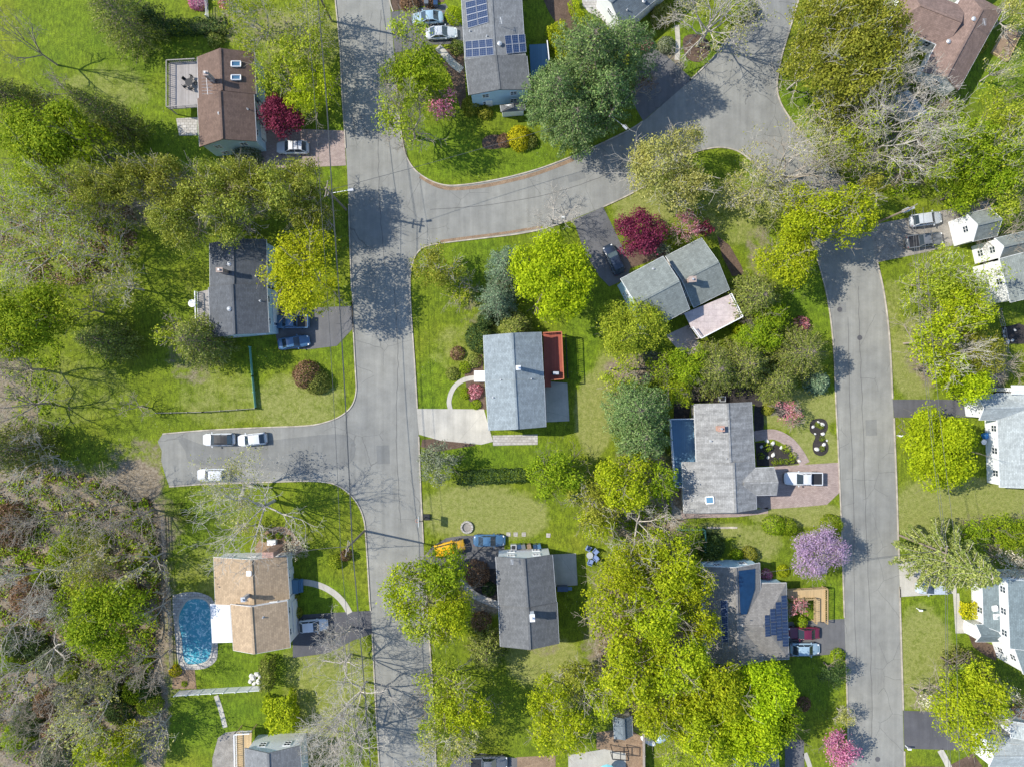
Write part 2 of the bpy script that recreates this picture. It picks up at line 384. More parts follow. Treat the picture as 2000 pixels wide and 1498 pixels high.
# ------------------------------------------------------------ ground sheet
def ground():
    ext = [-700, -400, -250, -160, -110]
    xs = np.array(ext + list(np.arange(-84, 84.1, .6)) + [-e_ for e_ in ext[::-1]])
    ys = np.array(ext + [-84] + list(np.arange(-64, 64.1, .6)) + [84] + [-e_ for e_ in ext[::-1]])
    X, Y = np.meshgrid(xs, ys); nx, ny = len(xs), len(ys)
    V = np.stack([X.ravel(), Y.ravel(), np.zeros(X.size)], 1)
    i = np.arange(nx-1)[None, :] + np.arange(ny-1)[:, None]*nx
    F = np.stack([i, i+1, i+nx+1, i+nx], -1).reshape(-1, 4)
    me = bpy.data.meshes.new('ground'); me.vertices.add(len(V)); me.vertices.foreach_set('co', V.ravel())
    me.loops.add(F.size); me.loops.foreach_set('vertex_index', F.ravel().astype(np.int32))
    me.polygons.add(len(F)); me.polygons.foreach_set('loop_start', np.arange(0, F.size, 4, dtype=np.int32))
    me.update(calc_edges=True)
    PX = V[:, 0]*S+1000; PY = 749-V[:, 1]*S
    mask = np.zeros((len(V), 4), dtype=np.float32); mask[:, 3] = 1
    # (channel 0 dry grass, 1 leaf litter and bare earth, 2 lush grass; centre x, y, radii, strength)
    blobs = [(1,100,1240,230,290,1),(1,150,1040,190,120,.8),(1,60,960,120,60,.8),(1,265,945,55,50,.7),(1,290,1150,40,190,.6),(1,40,480,110,110,.3),(1,180,460,120,90,.25),
             (1,270,900,70,50,.35),(1,300,1400,30,120,.7),(1,20,800,60,120,.5),(1,380,690,60,70,.35),(1,480,50,120,40,.35),
             (0,1160,810,36,75,1),(0,1560,800,80,40,.85),(0,1590,880,60,40,.8),(0,1560,1005,90,22,1),(0,1400,1035,60,15,.8),(0,1480,1060,50,40,.5),
             (0,930,1000,120,55,.65),(0,1010,1010,60,40,.8),(0,1840,960,60,40,.8),(1,1060,1260,40,25,.35),(0,1060,1290,70,50,.8),(0,1900,980,150,45,.9),(0,1800,1000,60,60,.7),(0,1790,700,50,80,.8),(0,1700,1230,1,1,0),(0,1800,1270,60,90,.55),
             (0,1800,1350,50,40,.5),(0,1260,410,60,40,.7),(0,1200,740,40,60,.7),(0,1440,420,80,60,.4),(0,580,790,90,60,.5),(0,430,780,80,60,.35),(0,210,180,90,50,.35),(0,110,760,160,70,.25),
             (0,600,70,90,60,.5),(0,640,1330,90,120,.45),(0,400,1130,60,80,.3),(0,950,680,120,60,.3),(0,1240,180,1,1,0),(0,870,1150,60,60,.3),(0,1740,600,25,60,.4),
             (1,1190,800,1,1,0),(1,1250,1250,110,190,.55),(1,1260,980,90,110,.55),(1,1760,250,130,130,.55),(1,1840,700,70,60,.5),(1,1320,1000,22,90,.9),(1,1640,420,50,40,.3),
             (1,1240,720,60,30,.7),(1,1060,1050,1,1,0),(1,1480,490,30,60,.35),(1,350,395,200,60,.45),(1,950,1130,50,70,.9),(1,1920,720,50,60,.7),(1,1980,500,40,40,.7),
             (1,1385,150,45,45,.2),(1,560,120,60,50,.25),(1,1960,1210,30,60,.5),(1,950,600,60,50,.3),(1,1290,140,50,50,.5),
             (2,850,300,90,60,1),(2,1000,310,90,40,1),(2,900,500,110,60,.8),(2,1130,680,40,70,1),(2,850,760,40,60,.9),(2,980,890,130,40,.9),(2,470,1300,110,50,.9),(2,420,1410,110,60,.9),
             (2,1880,1080,150,60,.4),(2,1830,1200,60,80,.7),(2,1590,590,60,90,1),(2,1610,1200,50,70,1),(2,1600,1330,50,60,.8),(2,230,60,180,110,.6),(2,330,260,120,100,.7),
             (2,1940,130,80,60,.9),(2,650,300,30,60,.8),(2,350,1020,60,60,.6),(2,640,1180,60,50,.9),(2,1360,100,50,60,.9),(2,1560,210,50,60,1),(2,650,690,60,40,.5),(2,1440,330,90,60,.5)]
    rg = np.random.default_rng(3)
    for ch, cx, cy, rx, ry, st in blobs:
        d = np.sqrt(((PX-cx)/max(rx, 2))**2+((PY-cy)/max(ry, 2))**2)
        w = np.clip(1.25-d, 0, .5)*2*st
        mask[:, ch] = np.maximum(mask[:, ch], w)
    ca = me.color_attributes.new('mask', 'FLOAT_COLOR', 'POINT'); ca.data.foreach_set('color', mask.ravel())
    me.materials.append(M['ground'])
    o = bpy.data.objects.new('ground', me); col.objects.link(o); tag(o, kind='structure')
ground()

# ------------------------------------------------------------ roads
mainW1 = [(640,-260),(650,-60),(655,0),(661,60),(665,110),(668,180),(672,240),(675,290),(678,330),(681,400),(684,490),(688,590),(692,680),(695,735)]
cornerN = [(696,760),(692,782),(682,799),(664,813),(640,823),(600,831),(500,835),(400,840),(318,847)]
stubEnd = [(308,862),(316,880),(315,900),(322,925),(331,950)]
cornerS = [(331,950),(400,945),(500,942),(590,939),(636,941),(662,949),(686,967),(702,990),(711,1015)]
mainW2 = [(714,1040),(718,1100),(722,1170),(726,1240),(730,1310),(735,1400),(741,1498),(760,1800)]
mainE2 = [(872,1800),(852,1498),(848,1400),(843,1310),(838,1240),(832,1140),(828,1080),(825,1020),(822,960),(819,880),(815,795),(810,710),(805,640),(802,590),(801,550)]
cornJ = [(803,528),(808,508),(818,491),(835,481),(860,476),(900,471),(960,464),(1010,458),(1060,448)]
sideS = [(1120,428),(1178,405),(1225,383),(1270,358),(1315,325),(1345,303),(1380,292)]
island = [(1410,289),(1440,296),(1466,314),(1490,338),(1512,362),(1540,395),(1565,430),(1582,462),(1594,500)]
rightW = [(1607,545),(1617,590),(1624,640),(1629,700),(1632,780),(1636,860),(1640,950),(1644,1050),(1648,1180),(1652,1290),(1655,1390),(1657,1498),(1664,1800)]
rightE = [(1782,1800),(1766,1498),(1763,1380),(1760,1260),(1757,1150),(1754,1050),(1751,950),(1747,850),(1743,770),(1739,690),(1733,620),(1724,560),(1713,513)]
rightE2 = [(1698,442),(1684,410),(1662,375),(1630,335),(1600,300),(1570,266),(1545,235),(1526,205),(1518,178),(1519,150),(1528,105),(1542,60),(1560,0),(1640,-260)]
sideN = [(1556,-260),(1500,-50),(1478,0),(1444,43),(1415,82),(1392,114),(1350,155),(1300,200),(1262,233),(1230,254),(1160,288),(1120,305),(1060,328),(1000,345),(940,357),(890,363)]
cornNE = [(862,361),(836,351),(812,334),(797,313),(789,290),(784,262),(779,215),(774,165),(770,110),(765,50),(761,0),(756,-60),(745,-260)]
roadpts = mainW1+cornerN+stubEnd+cornerS+mainW2+mainE2+cornJ+sideS+island+rightW+rightE+rightE2+sideN+cornNE
sheet('road', roadpts, 'road', .02)
def kerb(pts, n=1):
    pts = [W(*p) for p in smooth_line(pts, 4)]
    w = .17; rib = ribbon([(p.x, p.y) for p in pts], w)
    m = MB(); k = len(pts)
    for i in range(k-1):
        a_, b_ = rib[i], rib[i+1]; c_, d_ = rib[2*k-2-i], rib[2*k-1-i]
        A, B, C_, D = [(*q, .13) for q in (a_, b_, c_, d_)]
        lo = [(*q, 0) for q in (a_, b_, c_, d_)]
        m.face([D, C_, B, A]); m.face([A, B, lo[1], lo[0]]); m.face([C_, D, lo[3], lo[2]])
    tag(m.build('kerb', M['kerb']), kind='structure')
for seg in ([(650,-60)]+mainW1[2:8], mainW1[9:11]+[(687,570)], [(690,650)]+mainW1[11:]+cornerN, cornerS+mainW2[:3]+[(724,1192)], [(727,1236)]+mainW2[5:],
            [(852,1498)]+mainE2[2:6]+[(830,1100)], [(827,1060)]+mainE2[7:10]+[(818,852)], [(815,797)]+mainE2[11:]+cornJ+[(1118,429)], sideS[1:]+island+rightW[:9]+[(1649,1205)], [(1651,1278)]+rightW[9:],
            [(1768,1560)]+[(1766,1466)], [(1764,1386)]+rightE[3:5]+[(1758,1166)], [(1756,1092)]+rightE[5:8]+[(1746,816)], [(1743,778)]+rightE[9:], [(1676,398)]+rightE2[2:], sideN[2:7]+[(1350,155)], [(1255,238)]+sideN[9:]+cornNE[:9], [(768,24)]+cornNE[10:]):
    kerb(seg)
# rust-coloured gutter silt along the side street and leaf debris
sheet('gutter_silt', ribbon(smooth_line([(820,345),(850,362),(880,369),(930,366),(985,356),(1050,339),(1120,312)]), 7), 'soil', .032)
sheet('gutter_silt', ribbon(smooth_line([(860,472),(920,464),(990,455),(1060,443)]), 5), 'soil', .032)

sheet('road_patch', [(350,852),(420,872),(560,856),(680,850),(684,905),(600,925),(500,915),(380,905),(362,880)], 'road_dark', .026, sm=4)
sheet('road_patch', [(700,1010),(716,1008),(722,1150),(708,1150)], 'road_dark', .027, sm=0) if 0 else None
for q in ([(1637,592),(1652,591),(1653,610),(1638,611)], [(1690,820),(1712,819),(1713,850),(1691,851)], [(735,870),(760,869),(762,905),(737,906)], [(1108,345),(1140,335),(1144,348),(1112,358)]):
    sheet('road_patch', q, 'road_dark', .027)
path_seal = [[(745,20),(738,180),(741,380),(752,520)], [(770,560),(777,700),(774,860),(782,1020)], [(1676,560),(1683,760),(1690,980),(1699,1200),(1703,1440)], [(840,410),(960,400),(1100,372),(1230,320),(1330,250)], [(1655,620),(1664,900),(1672,1300)]]
for q in path_seal:
    q2 = [(x+rnd.uniform(-1.4, 1.4), y) for x, y in smooth_line(q, 12)]
    sheet('tar_seam', ribbon(q2, 1.0), 'tar', .029)
def SH(name, pts, mat, z=.03, **k): return sheet(name, pts, mat, z, **k)
SH('driveway', [(505,252),(600,253),(672,256),(674,290),(676,324),(515,331),(505,300)], 'paver')
SH('driveway', [(530,600),(600,602),(689,598),(692,640),(676,656),(658,676),(600,683),(545,681),(535,640)], 'drive')
SH('driveway', [(764,24),(830,15),(870,8),(905,55),(905,86),(850,88),(771,104)], 'drive')
SH('driveway', [(814,798),(945,799),(956,838),(963,862),(940,868),(900,864),(860,860),(818,848)], 'concrete')
SH('driveway', [(1120,430),(1178,405),(1200,450),(1232,520),(1225,545),(1190,560),(1170,540),(1140,490)], 'drive')
SH('driveway', [(1262,92),(1290,100),(1352,155),(1300,200),(1256,237),(1235,200),(1245,130)], 'drive')
SH('driveway', [(1697,441),(1780,425),(1850,410),(1930,392),(1935,408),(1870,430),(1860,480),(1800,495),(1713,513)], 'gravel')
SH('driveway', [(1743,780),(1840,780),(1895,782),(1900,815),(1746,815)], 'drive_dark')
SH('driveway', [(1755,1093),(1850,1095),(1868,1100),(1868,1158),(1758,1165)], 'concrete')
SH('driveway', [(1764,1387),(1830,1389),(1925,1400),(1925,1466),(1766,1461)], 'drive_dark')
SH('driveway', [(1474,913),(1637,903),(1641,960),(1615,985),(1560,990),(1500,994),(1474,990)], 'paver')
SH('driveway', [(1538,1214),(1649,1208),(1651,1275),(1590,1280),(1538,1282)], 'drive')
SH('driveway', [(828,1086),(845,1066),(872,1050),(900,1046),(940,1045),(985,1048),(985,1110),(880,1110),(830,1100)], 'drive')
SH('driveway', [(572,1201),(650,1196),(724,1192),(727,1237),(690,1250),(640,1275),(572,1284)], 'drive_dark')
SH('driveway', [(1533,1440),(1570,1445),(1572,1560),(1533,1560)], 'drive')
SH('driveway', [(876,1500),(890,1478),(940,1470),(1010,1480),(1010,1560),(870,1560)], 'drive')
path('path', [(880,801),(877,785),(882,765),(893,750),(912,740),(945,736)], 9, 'concrete', .036)
path('path', [(575,1138),(600,1137),(630,1145),(655,1160),(672,1178),(683,1197)], 12, 'concrete', .036)
path('path', [(855,92),(868,106),(885,125),(902,138)], 14, 'concrete', .036)
path('path', [(1322,50),(1324,85),(1322,118)], 9, 'concrete', .03)
path('path', [(422,1358),(431,1385),(440,1420)], 9, 'concrete', .03)
path('path', [(1473,852),(1510,848),(1540,862),(1560,885),(1572,906)], 20, 'paver', .036)
path('path', [(902,1110),(905,1130),(925,1160),(975,1182)], 14, 'paver_grey', .036)
path('path', [(1572,1470),(1582,1498),(1590,1540)], 9, 'concrete', .03)
path('path', [(1836,1464),(1850,1490),(1860,1520)], 12, 'concrete', .03)
path('path', [(862,1158),(866,1200),(869,1240)], 12, 'concrete', .028) if 0 else None
SH('path', [(1861,1158),(1873,1158),(1878,1208),(1890,1212),(1890,1236),(1866,1236)], 'concrete', .036)
SH('patio', [(1330,999),(1480,995),(1500,990),(1500,1002),(1440,1009),(1332,1012)], 'paver', .03)
SH('patio', [(1062,744),(1108,748),(1112,822),(1066,824)], 'concrete', .034)
SH('patio', [(1078,1082),(1125,1080),(1128,1142),(1082,1146)], 'concrete', .034)
SH('patio', [(962,850),(1050,848),(1050,868),(963,870)], 'paver_grey', .034)
SH('patio', [(1134,-20),(1138,12),(1150,25),(1175,38),(1196,64),(1216,56),(1200,20),(1180,-20)], 'paver_grey', .034)
SH('patio', [(358,-30),(402,-30),(400,12),(372,16)], 'patio_pink', .034)
SH('patio', [(344,232),(386,230),(386,265),(350,266)], 'paver_grey', .02)
SH('patio', [(1110,1474),(1180,1462),(1222,1470),(1222,1560),(1110,1560)], 'concrete', .034)
SH('patio', [(1300,655),(1345,635),(1385,700),(1330,690)], 'patio_pink', .03)
SH('patio', [(1316,985),(1340,1003),(1336,1015),(1312,1010),(1308,960)], 'gravel', .02)
SH('bare_soil', [(1165,1430),(1225,1420),(1256,1440),(1256,1560),(1222,1560),(1222,1470),(1165,1462)], 'soil', .026)
SH('bare_soil', [(1008,1478),(1085,1474),(1085,1560),(1008,1560)], 'soil', .026)
SH('gravel_yard', [(426,1440),(440,1430),(475,1425),(475,1560),(415,1560),(415,1480)], 'gravel', .026)
SH('mulch_bed', [(1060,-20),(1108,-20),(1118,10),(1130,40),(1140,70),(1128,92),(1112,80),(1090,50),(1070,20)], 'mulch', .024, sm=3)
SH('mulch_bed', [(1335,75),(1362,68),(1384,82),(1384,105),(1365,122),(1340,112)], 'mulch', .024, sm=4)
SH('mulch_bed', [(762,-20),(862,-20),(868,4),(820,14),(766,22)], 'mulch', .024)
SH('mulch_bed', [(942,276),(952,266),(972,264),(990,272),(988,286),(965,292),(945,290)], 'mulch', .024, sm=4)
SH('mulch_bed', [(850,100),(905,90),(910,190),(900,215),(880,150)], 'mulch', .024)
SH('mulch_bed', [(1220,480),(1290,470),(1308,497),(1230,525)], 'mulch', .024)
SH('mulch_bed', [(1400,460),(1425,480),(1448,520),(1454,537),(1430,540),(1410,500)], 'mulch', .024)
SH('mulch_bed', [(890,1105),(968,1100),(972,1180),(930,1165),(905,1135)], 'mulch_dark', .024)
SH('mulch_bed', [(1474,790),(1488,790),(1492,830),(1485,845),(1474,845)], 'mulch_dark', .024, sm=3)
SH('mulch_bed', [(1475,864),(1500,864),(1520,870),(1545,885),(1560,905),(1530,910),(1478,910)], 'mulch_dark', .024)
SH('mulch_bed', [(1583,824),(1597,817),(1612,820),(1617,835),(1610,852),(1618,870),(1615,884),(1603,890),(1590,884),(1587,868),(1592,852),(1582,842)], 'mulch_dark', .024, sm=4)
SH('mulch_bed', [(1514,795),(1522,785),(1534,785),(1542,800),(1535,815),(1520,812)], 'mulch_dark', .024, sm=4)
SH('mulch_bed', [(510,1048),(530,1030),(560,1030),(580,1050),(590,1075),(560,1085),(500,1080)], 'soil', .024, sm=4)
SH('mulch_bed', [(1890,1236),(1915,1250),(1948,1262),(1945,1290),(1925,1280),(1900,1262)], 'mulch', .024)
SH('mulch_bed', [(1955,650),(1960,640),(1990,632),(2010,640),(2010,672),(1962,672)], 'mulch_dark', .024)
SH('mulch_bed', [(1316,760),(1480,756),(1490,790),(1350,786),(1345,820),(1316,820)], 'mulch_dark', .022)
SH('mulch_bed', [(925,870),(930,868),(855,856),(825,858),(822,872),(850,882)], 'mulch', .024)
SH('mulch_bed', [(338,1310),(380,1305),(384,1345),(336,1345)], 'soil', .024)
SH('mulch_bed', [(905,720),(942,690),(950,800),(935,800),(915,780)], 'mulch', .022)
SH('mulch_bed', [(1780,1496),(1850,1496),(1900,1470),(1920,1498),(1920,1540),(1780,1540)], 'mulch', .024)
SH('retaining_strip', [(1380,1032),(1380,1028),(1440,1028),(1440,1032)], 'kerb', .05)
# pool
SH('pool_terrace', [(337,1172),(345,1160),(375,1155),(400,1160),(418,1175),(424,1230),(425,1275),(420,1292),(400,1305),(370,1307),(352,1303),(345,1270)], 'paver_grey', .03, sm=3)
t = thing('swimming_pool', 'kidney shaped blue swimming pool beside the tan-roofed house', 'swimming pool', W(384,1232))
ppts = smooth_line([(353,1190),(366,1171),(388,1167),(406,1174),(415,1198),(416,1235),(415,1268),(407,1289),(388,1297),(364,1296),(356,1278),(354,1250),(349,1225),(348,1205)], 4, True)
m = MB(); q = px(ppts); c0 = W(384,1232); m.poly([(x-c0.x, y-c0.y) for x, y in q], .03, .05); m.build('water', M['pool'], t)
m = MB()
for i in range(len(q)): m.beam((q[i-1][0]-c0.x, q[i-1][1]-c0.y, .06), (q[i][0]-c0.x, q[i][1]-c0.y, .06), .28, .1)
m.build('coping', M['concrete'], t)

# ------------------------------------------------------------ houses
def wallitem(root, A, B, t_, z, w, h, kind='window'):
    A, B = Vector(A), Vector(B); d = (B-A); d.z = 0; l = d.length; d.normalize(); n = Vector((d.y, -d.x, 0))
    c = A + d*l*t_; c.z = z
    mt = Matrix.Translation(c) @ Matrix(((d.x, n.x, 0, 0), (d.y, n.y, 0, 0), (0, 0, 1, 0), (0, 0, 0, 1)))
    m = MB()
    if kind == 'window':
        for (x, zz, ww, hh) in ((0, h/2, w+.2, .1), (0, -h/2, w+.2, .12), (-w/2, 0, .1, h), (w/2, 0, .1, h), (0, 0, .05, h), (0, 0, w, .05)):
            m.box((0,0,0), (ww, .07, hh), M4=mt @ Matrix.Translation((x, .035, zz)))
        f = m.build('window', M['white'], root)
        m = MB(); m.box((0,0,0), (w, .03, h), M4=mt @ Matrix.Translation((0, .015, 0))); m.build('pane', M['glass'], f)
    else:
        m.box((0,0,0), (w, .08, h), M4=mt @ Matrix.Translation((0, .04, 0)))
        f = m.build(kind, M['white'], root)
        if kind == 'door':
            m = MB(); m.box((0,0,0), (.05, .08, .14), M4=mt @ Matrix.Translation((w*.35, .1, 0))); m.build('handle', M['metal'], f)
class Sec: pass
def ring_sides(fr, root):
    """split the rake boards into the two gable ends (consecutive boards that touch)"""
    n = len(fr.f)//6; groups = [[0]]
    ctr = lambda i: [Vector(v) for v in fr.v[i*24:(i+1)*24]]
    for i in range(1, n):
        a_ = ctr(i-1); b_ = ctr(i); d = min((p-q).length for p in a_ for q in b_)
        (groups[-1].append(i) if d < .25 else groups.append([i]))
    out = []
    for g in groups:
        m = MB()
        for i in g:
            for k in range(6): q = fr.f[i*6+k]; m.face([fr.v[j] for j in q], [fr.uv[j] for j in q])
        out.append(m)
    return out
def section(root, q, ze, rise, rm, wm, t_=.5, hip=(0,0), oh=.35, zr=None, win='NESW', storeys=None, z0=0, caps=True, wall=True, origin=None):
    """q: eave corners a,b (one eave) c,d (the other), photo pixels at eave height"""
    zl = ze; zr = ze if zr is None else zr
    O = root.location
    P = [W(*q[0], zl), W(*q[1], zl), W(*q[2], zr), W(*q[3], zr)]
    P = [p - O for p in P]
    r0 = P[0].lerp(P[3], t_); r1 = P[1].lerp(P[2], t_); zt = ze + rise
    r0.z = r1.z = zt
    u = (r1-r0).normalized(); r0 = r0+u*hip[0]; r1 = r1-u*hip[1]
    m = MB(); th = Vector((0, 0, -.16))
    def rf(pts):
        e_ = (pts[1]-pts[0]).normalized(); nn = (pts[1]-pts[0]).cross(pts[2]-pts[0])
        if nn.z < 0: nn = -nn
        nn.normalize(); v = nn.cross(e_)
        if v.z < 0: v = -v
        uv = [((p-pts[0]).dot(e_)+3, (p-pts[0]).dot(v)) for p in pts]
        m.face(pts, uv)
    rf([P[0], P[1], r1, r0]); rf([P[2], P[3], r0, r1])
    if hip[0]: rf([P[3], P[0], r0])
    if hip[1]: rf([P[1], P[2], r1])
    roof = m.build('roof', M[rm], root)
    f = MB(); fr = MB()
    ring = [P[0], P[1]] + ([] if hip[1] else [r1]) + [P[2], P[3]] + ([] if hip[0] else [r0])
    for i in range(len(ring)):
        a_, b_ = ring[i], ring[(i+1) % len(ring)]
        rake = abs((b_-a_).normalized().dot(u)) < .5
        (fr if rake else f).beam(a_+Vector((0,0,-.1)), b_+Vector((0,0,-.1)), .07, .17)
    for fc in ([P[0], P[1], r1, r0], [P[2], P[3], r0, r1]): f.face([p+th for p in fc][::-1])
    f.build('fascia', M['white'], roof)
    nb = len(fr.f)//6; mk = M['white' if rm in ('r_tan', 'r_green', 'r_teal', 'r_light', 'r_taupe') else rm]
    for sd in (ring_sides(fr, root) if nb else []): sd.build('rake_trim', mk, roof)
    if caps:
        c = MB(); c.beam(r0+Vector((0,0,.02)), r1+Vector((0,0,.02)), .3, .06); c.build('ridge_cap', M[rm], roof)
    s = Sec(); s.P = P; s.r0 = r0; s.r1 = r1; s.roof = roof; s.ze = ze; s.O = O; s.root = root
    s.rise = rise; s.t = t_; s.zl = zl; s.zr = zr
    if not wall: return s
    un = (P[1]-P[0]); un.z = 0; un.normalize(); wv = (P[3]-P[0]); wv.z = 0; wl_ = wv.length; wv.normalize()
    og = .22
    I = [P[0]+un*og+wv*oh, P[1]-un*og+wv*oh, P[2]-un*og-wv*oh, P[3]+un*og-wv*oh]
    if hip[0]: I[0] += un*.15; I[3] += un*.15
    sl = (zt-zl)/max(.1, wl_*t_); sr = (zt-zr)/max(.1, wl_*(1-t_))
    wzl = zl+sl*oh-.2; wzr = zr+sr*oh-.2
    def side(A, B, zA, zB, apex=None):
        l = (B-A).length
        if apex is None: wb.face([(A.x,A.y,z0),(B.x,B.y,z0),(B.x,B.y,zB),(A.x,A.y,zA)], [(0,z0),(l,z0),(l,zB),(0,zA)])
        else:
            k = (Vector((apex.x, apex.y, 0))-Vector((A.x, A.y, 0))).length
            wb.face([(A.x,A.y,z0),(B.x,B.y,z0),(B.x,B.y,zB),(apex.x,apex.y,apex.z),(A.x,A.y,zA)], [(0,z0),(l,z0),(l,zB),(k,apex.z),(0,zA)])
    wb = MB()
    side(I[1], I[0], wzl, wzl)
    side(I[3], I[2], wzr, wzr)
    ap1 = None if hip[1] else I[1].lerp(I[2], t_) ; ap0 = None if hip[0] else I[0].lerp(I[3], t_)
    if ap1 is not None: ap1.z = zt-.2
    if ap0 is not None: ap0.z = zt-.2
    side(I[2], I[1], wzr, wzl, ap1); side(I[0], I[3], wzl, wzr, ap0)
    wb.build('wall', M[wm], root)
    s.I = I
    # windows: sides 0 (a-b), 1 (b-c), 2 (c-d), 3 (d-a)
    st = storeys or (2 if ze > 4.4 else 1)
    for k, (A, B) in enumerate(((I[0], I[1]), (I[1], I[2]), (I[2], I[3]), (I[3], I[0]))):
        if str(k) not in win and win != 'NESW': continue
        l = (B-A).length; n = max(1, int(l/3.1))
        # outward normal must be (d.y,-d.x): orient
        cen = sum(I, Vector())/4; d = (B-A).normalized(); nn = Vector((d.y, -d.x, 0))
        if nn.dot((A+B)/2-cen) < 0: A, B = B, A
        for r in range(st):
            z = (min(wzl, wzr)-z0-1.15)-(2.55*r)+z0
            for i in range(n):
                wallitem(root, A, B, (i+.5)/n, max(z, .8), .95, 1.15)
    return s
def opening(s, k, t_, kind, w=1.0, h=2.1):
    A, B = s.I[k], s.I[(k+1) % 4]; cen = sum(s.I, Vector())/4; d = (B-A).normalized(); nn = Vector((d.y, -d.x, 0))
    if nn.dot((A+B)/2-cen) < 0: A, B = B, A; nn = -nn
    d = Vector((nn.y, -nn.x, 0)); off = nn*.06
    wallitem(s.root, A+off, B+off, t_, h/2+.06, w, h, kind)
def on_roof(s, x, y):
    """point (local) on the roof plane seen at photo pixel x,y"""
    z = s.ze + .5
    for _ in range(12):
        p = W(x, y, z) - s.O
        wv = s.P[3]-s.P[0]; wv.z = 0; wl_ = wv.length; wv.normalize()
        k = (p-s.P[0]).dot(wv)/wl_
        z = s.zl+(s.ze+s.rise-s.zl)*(k/s.t) if k < s.t else s.zr+(s.ze+s.rise-s.zr)*((1-k)/(1-s.t))
    q = W(x, y, z)-s.O; return q
def chimney(s, x, y, w=.75, d=.75, h=1.5, mat='chim'):
    p = on_roof(s, x, y); m = MB(); m.box((p.x, p.y, p.z+h/2-.5), (w, d, h+1.0), .05)
    m.box((p.x, p.y, p.z+h+.05), (w+.16, d+.16, .12), .05)
    c = m.build('chimney', M[mat], s.roof); m = MB(); m.tube((p.x, p.y, p.z+h+.1), (p.x, p.y, p.z+h+.4), .16, .14); m.build('flue', M['metal'], c)
def vent(s, x, y, r=.16, h=.35, mat='metal', mush=False):
    p = on_roof(s, x, y); m = MB()
    if mush: m.tube(p-Vector((0,0,.05)), p+Vector((0,0,.25)), .16, .16, 10); m.tube(p+Vector((0,0,.25)), p+Vector((0,0,.4)), .34, .12, 12)
    else: m.tube(p-Vector((0,0,.1)), p+Vector((0,0,h)), r*.6, r*.6, 8); m.tube(p-Vector((0,0,.02)), p+Vector((0,0,.05)), r*1.5, r, 8)
    m.build('roof_vent', M[mat], s.roof)
def skylight(s, pts, mat='skylight'):
    P = [on_roof(s, *p) for p in pts]; n = (P[1]-P[0]).cross(P[2]-P[0]).normalized()
    if n.z < 0: n = -n
    m = MB()
    for i in range(4): m.beam(P[i-1]+n*.08, P[i]+n*.08, .14, .2)
    f = m.build('skylight', M['white'], s.roof); m = MB(); m.face([p+n*.12 for p in P]); m.build('glass', M[mat], f)
def solar(s, pts, nx, ny, frame='metal', skip=()):
    P = [on_roof(s, *p) for p in pts]; n = (P[1]-P[0]).cross(P[2]-P[0]).normalized()
    if n.z < 0: n = -n
    def g(u, v): return P[0].lerp(P[1], u).lerp(P[3].lerp(P[2], u), v)
    for i in range(nx):
        for j in range(ny):
            if (i, j) in skip: continue
            e_ = .025
            c = [g((i+e_)/nx, (j+e_)/ny), g((i+1-e_)/nx, (j+e_)/ny), g((i+1-e_)/nx, (j+1-e_)/ny), g((i+e_)/nx, (j+1-e_)/ny)]
            m = MB(); lu = (c[1]-c[0]).length; lv = (c[3]-c[0]).length
            top = [p+n*.13 for p in c]; bot = [p+n*.06 for p in c]
            m.face(top, [(0,0),(lu,0),(lu,lv),(0,lv)])
            for k in range(4): m.face([bot[k-1], bot[k], top[k], top[k-1]], mi=1)
            o = m.build('solar_panel', [M['solar'], M['metal']], s.roof)
            fm = MB()
            for k in range(4): fm.beam(top[k-1], top[k], .03, .04)
            fm.build('frame', M['metal'], o)
def antenna(s, x, y, k=1.0):
    p = on_roof(s, x, y); m = MB(); m.tube(p, p+Vector((0,0,1.6)), .03, .03, 5)
    t_ = p+Vector((0,0,1.55)); m.tube(t_+Vector((-.1,1.2*k,0)), t_+Vector((.1,-1.2*k,0)), .03, .03, 5)
    for i in range(6):
        y_ = -1.1*k+i*.44*k; m.tube(t_+Vector((-.75*k, y_, 0)), t_+Vector((.75*k, y_+.05, 0)), .02, .02, 4)
    m.build('antenna', M['metal'], s.root)
def deck(name, label, pts, z, mat, rail='white', sides=None, cat='deck', railh=.95, post=True, thick=.15):
    P = px([ (1000+(a_-1000)*(H-z)/H, 749+(b_-749)*(H-z)/H) for a_, b_ in pts]); c = Vector((sum(p[0] for p in P)/len(P), sum(p[1] for p in P)/len(P), 0))
    t_ = thing(name, label, cat, c); P = [(a_-c.x, b_-c.y) for a_, b_ in P]
    m = MB(); m.poly(P, z-thick, z); m.build('floor', M[mat], t_)
    if z > .5 and post:
        for p in P: m = MB(); m.box((p[0]*.97, p[1]*.97, z/2-.1), (.14, .14, z-.2)); m.build('post', M[mat], t_)
    if rail:
        n = len(P)
        for i in (sides if sides is not None else range(n)):
            a_, b_ = Vector((*P[i], z)), Vector((*P[(i+1) % n], z)); m = MB(); d = b_-a_
            m.beam(a_+Vector((0,0,railh)), b_+Vector((0,0,railh)), .12, .07); m.beam(a_+Vector((0,0,.12)), b_+Vector((0,0,.12)), .06, .05)
            k = max(2, int(d.length/.28))
            for j in range(k+1): m.beam(a_+d*j/k, a_+d*j/k+Vector((0,0,railh)), .1 if j % 6 == 0 else .045)
            m.build('railing', M[rail], t_)
    return t_
HG = 'suburban houses'
def house(label, x, y): return thing('house', label, 'house', W(x, y))

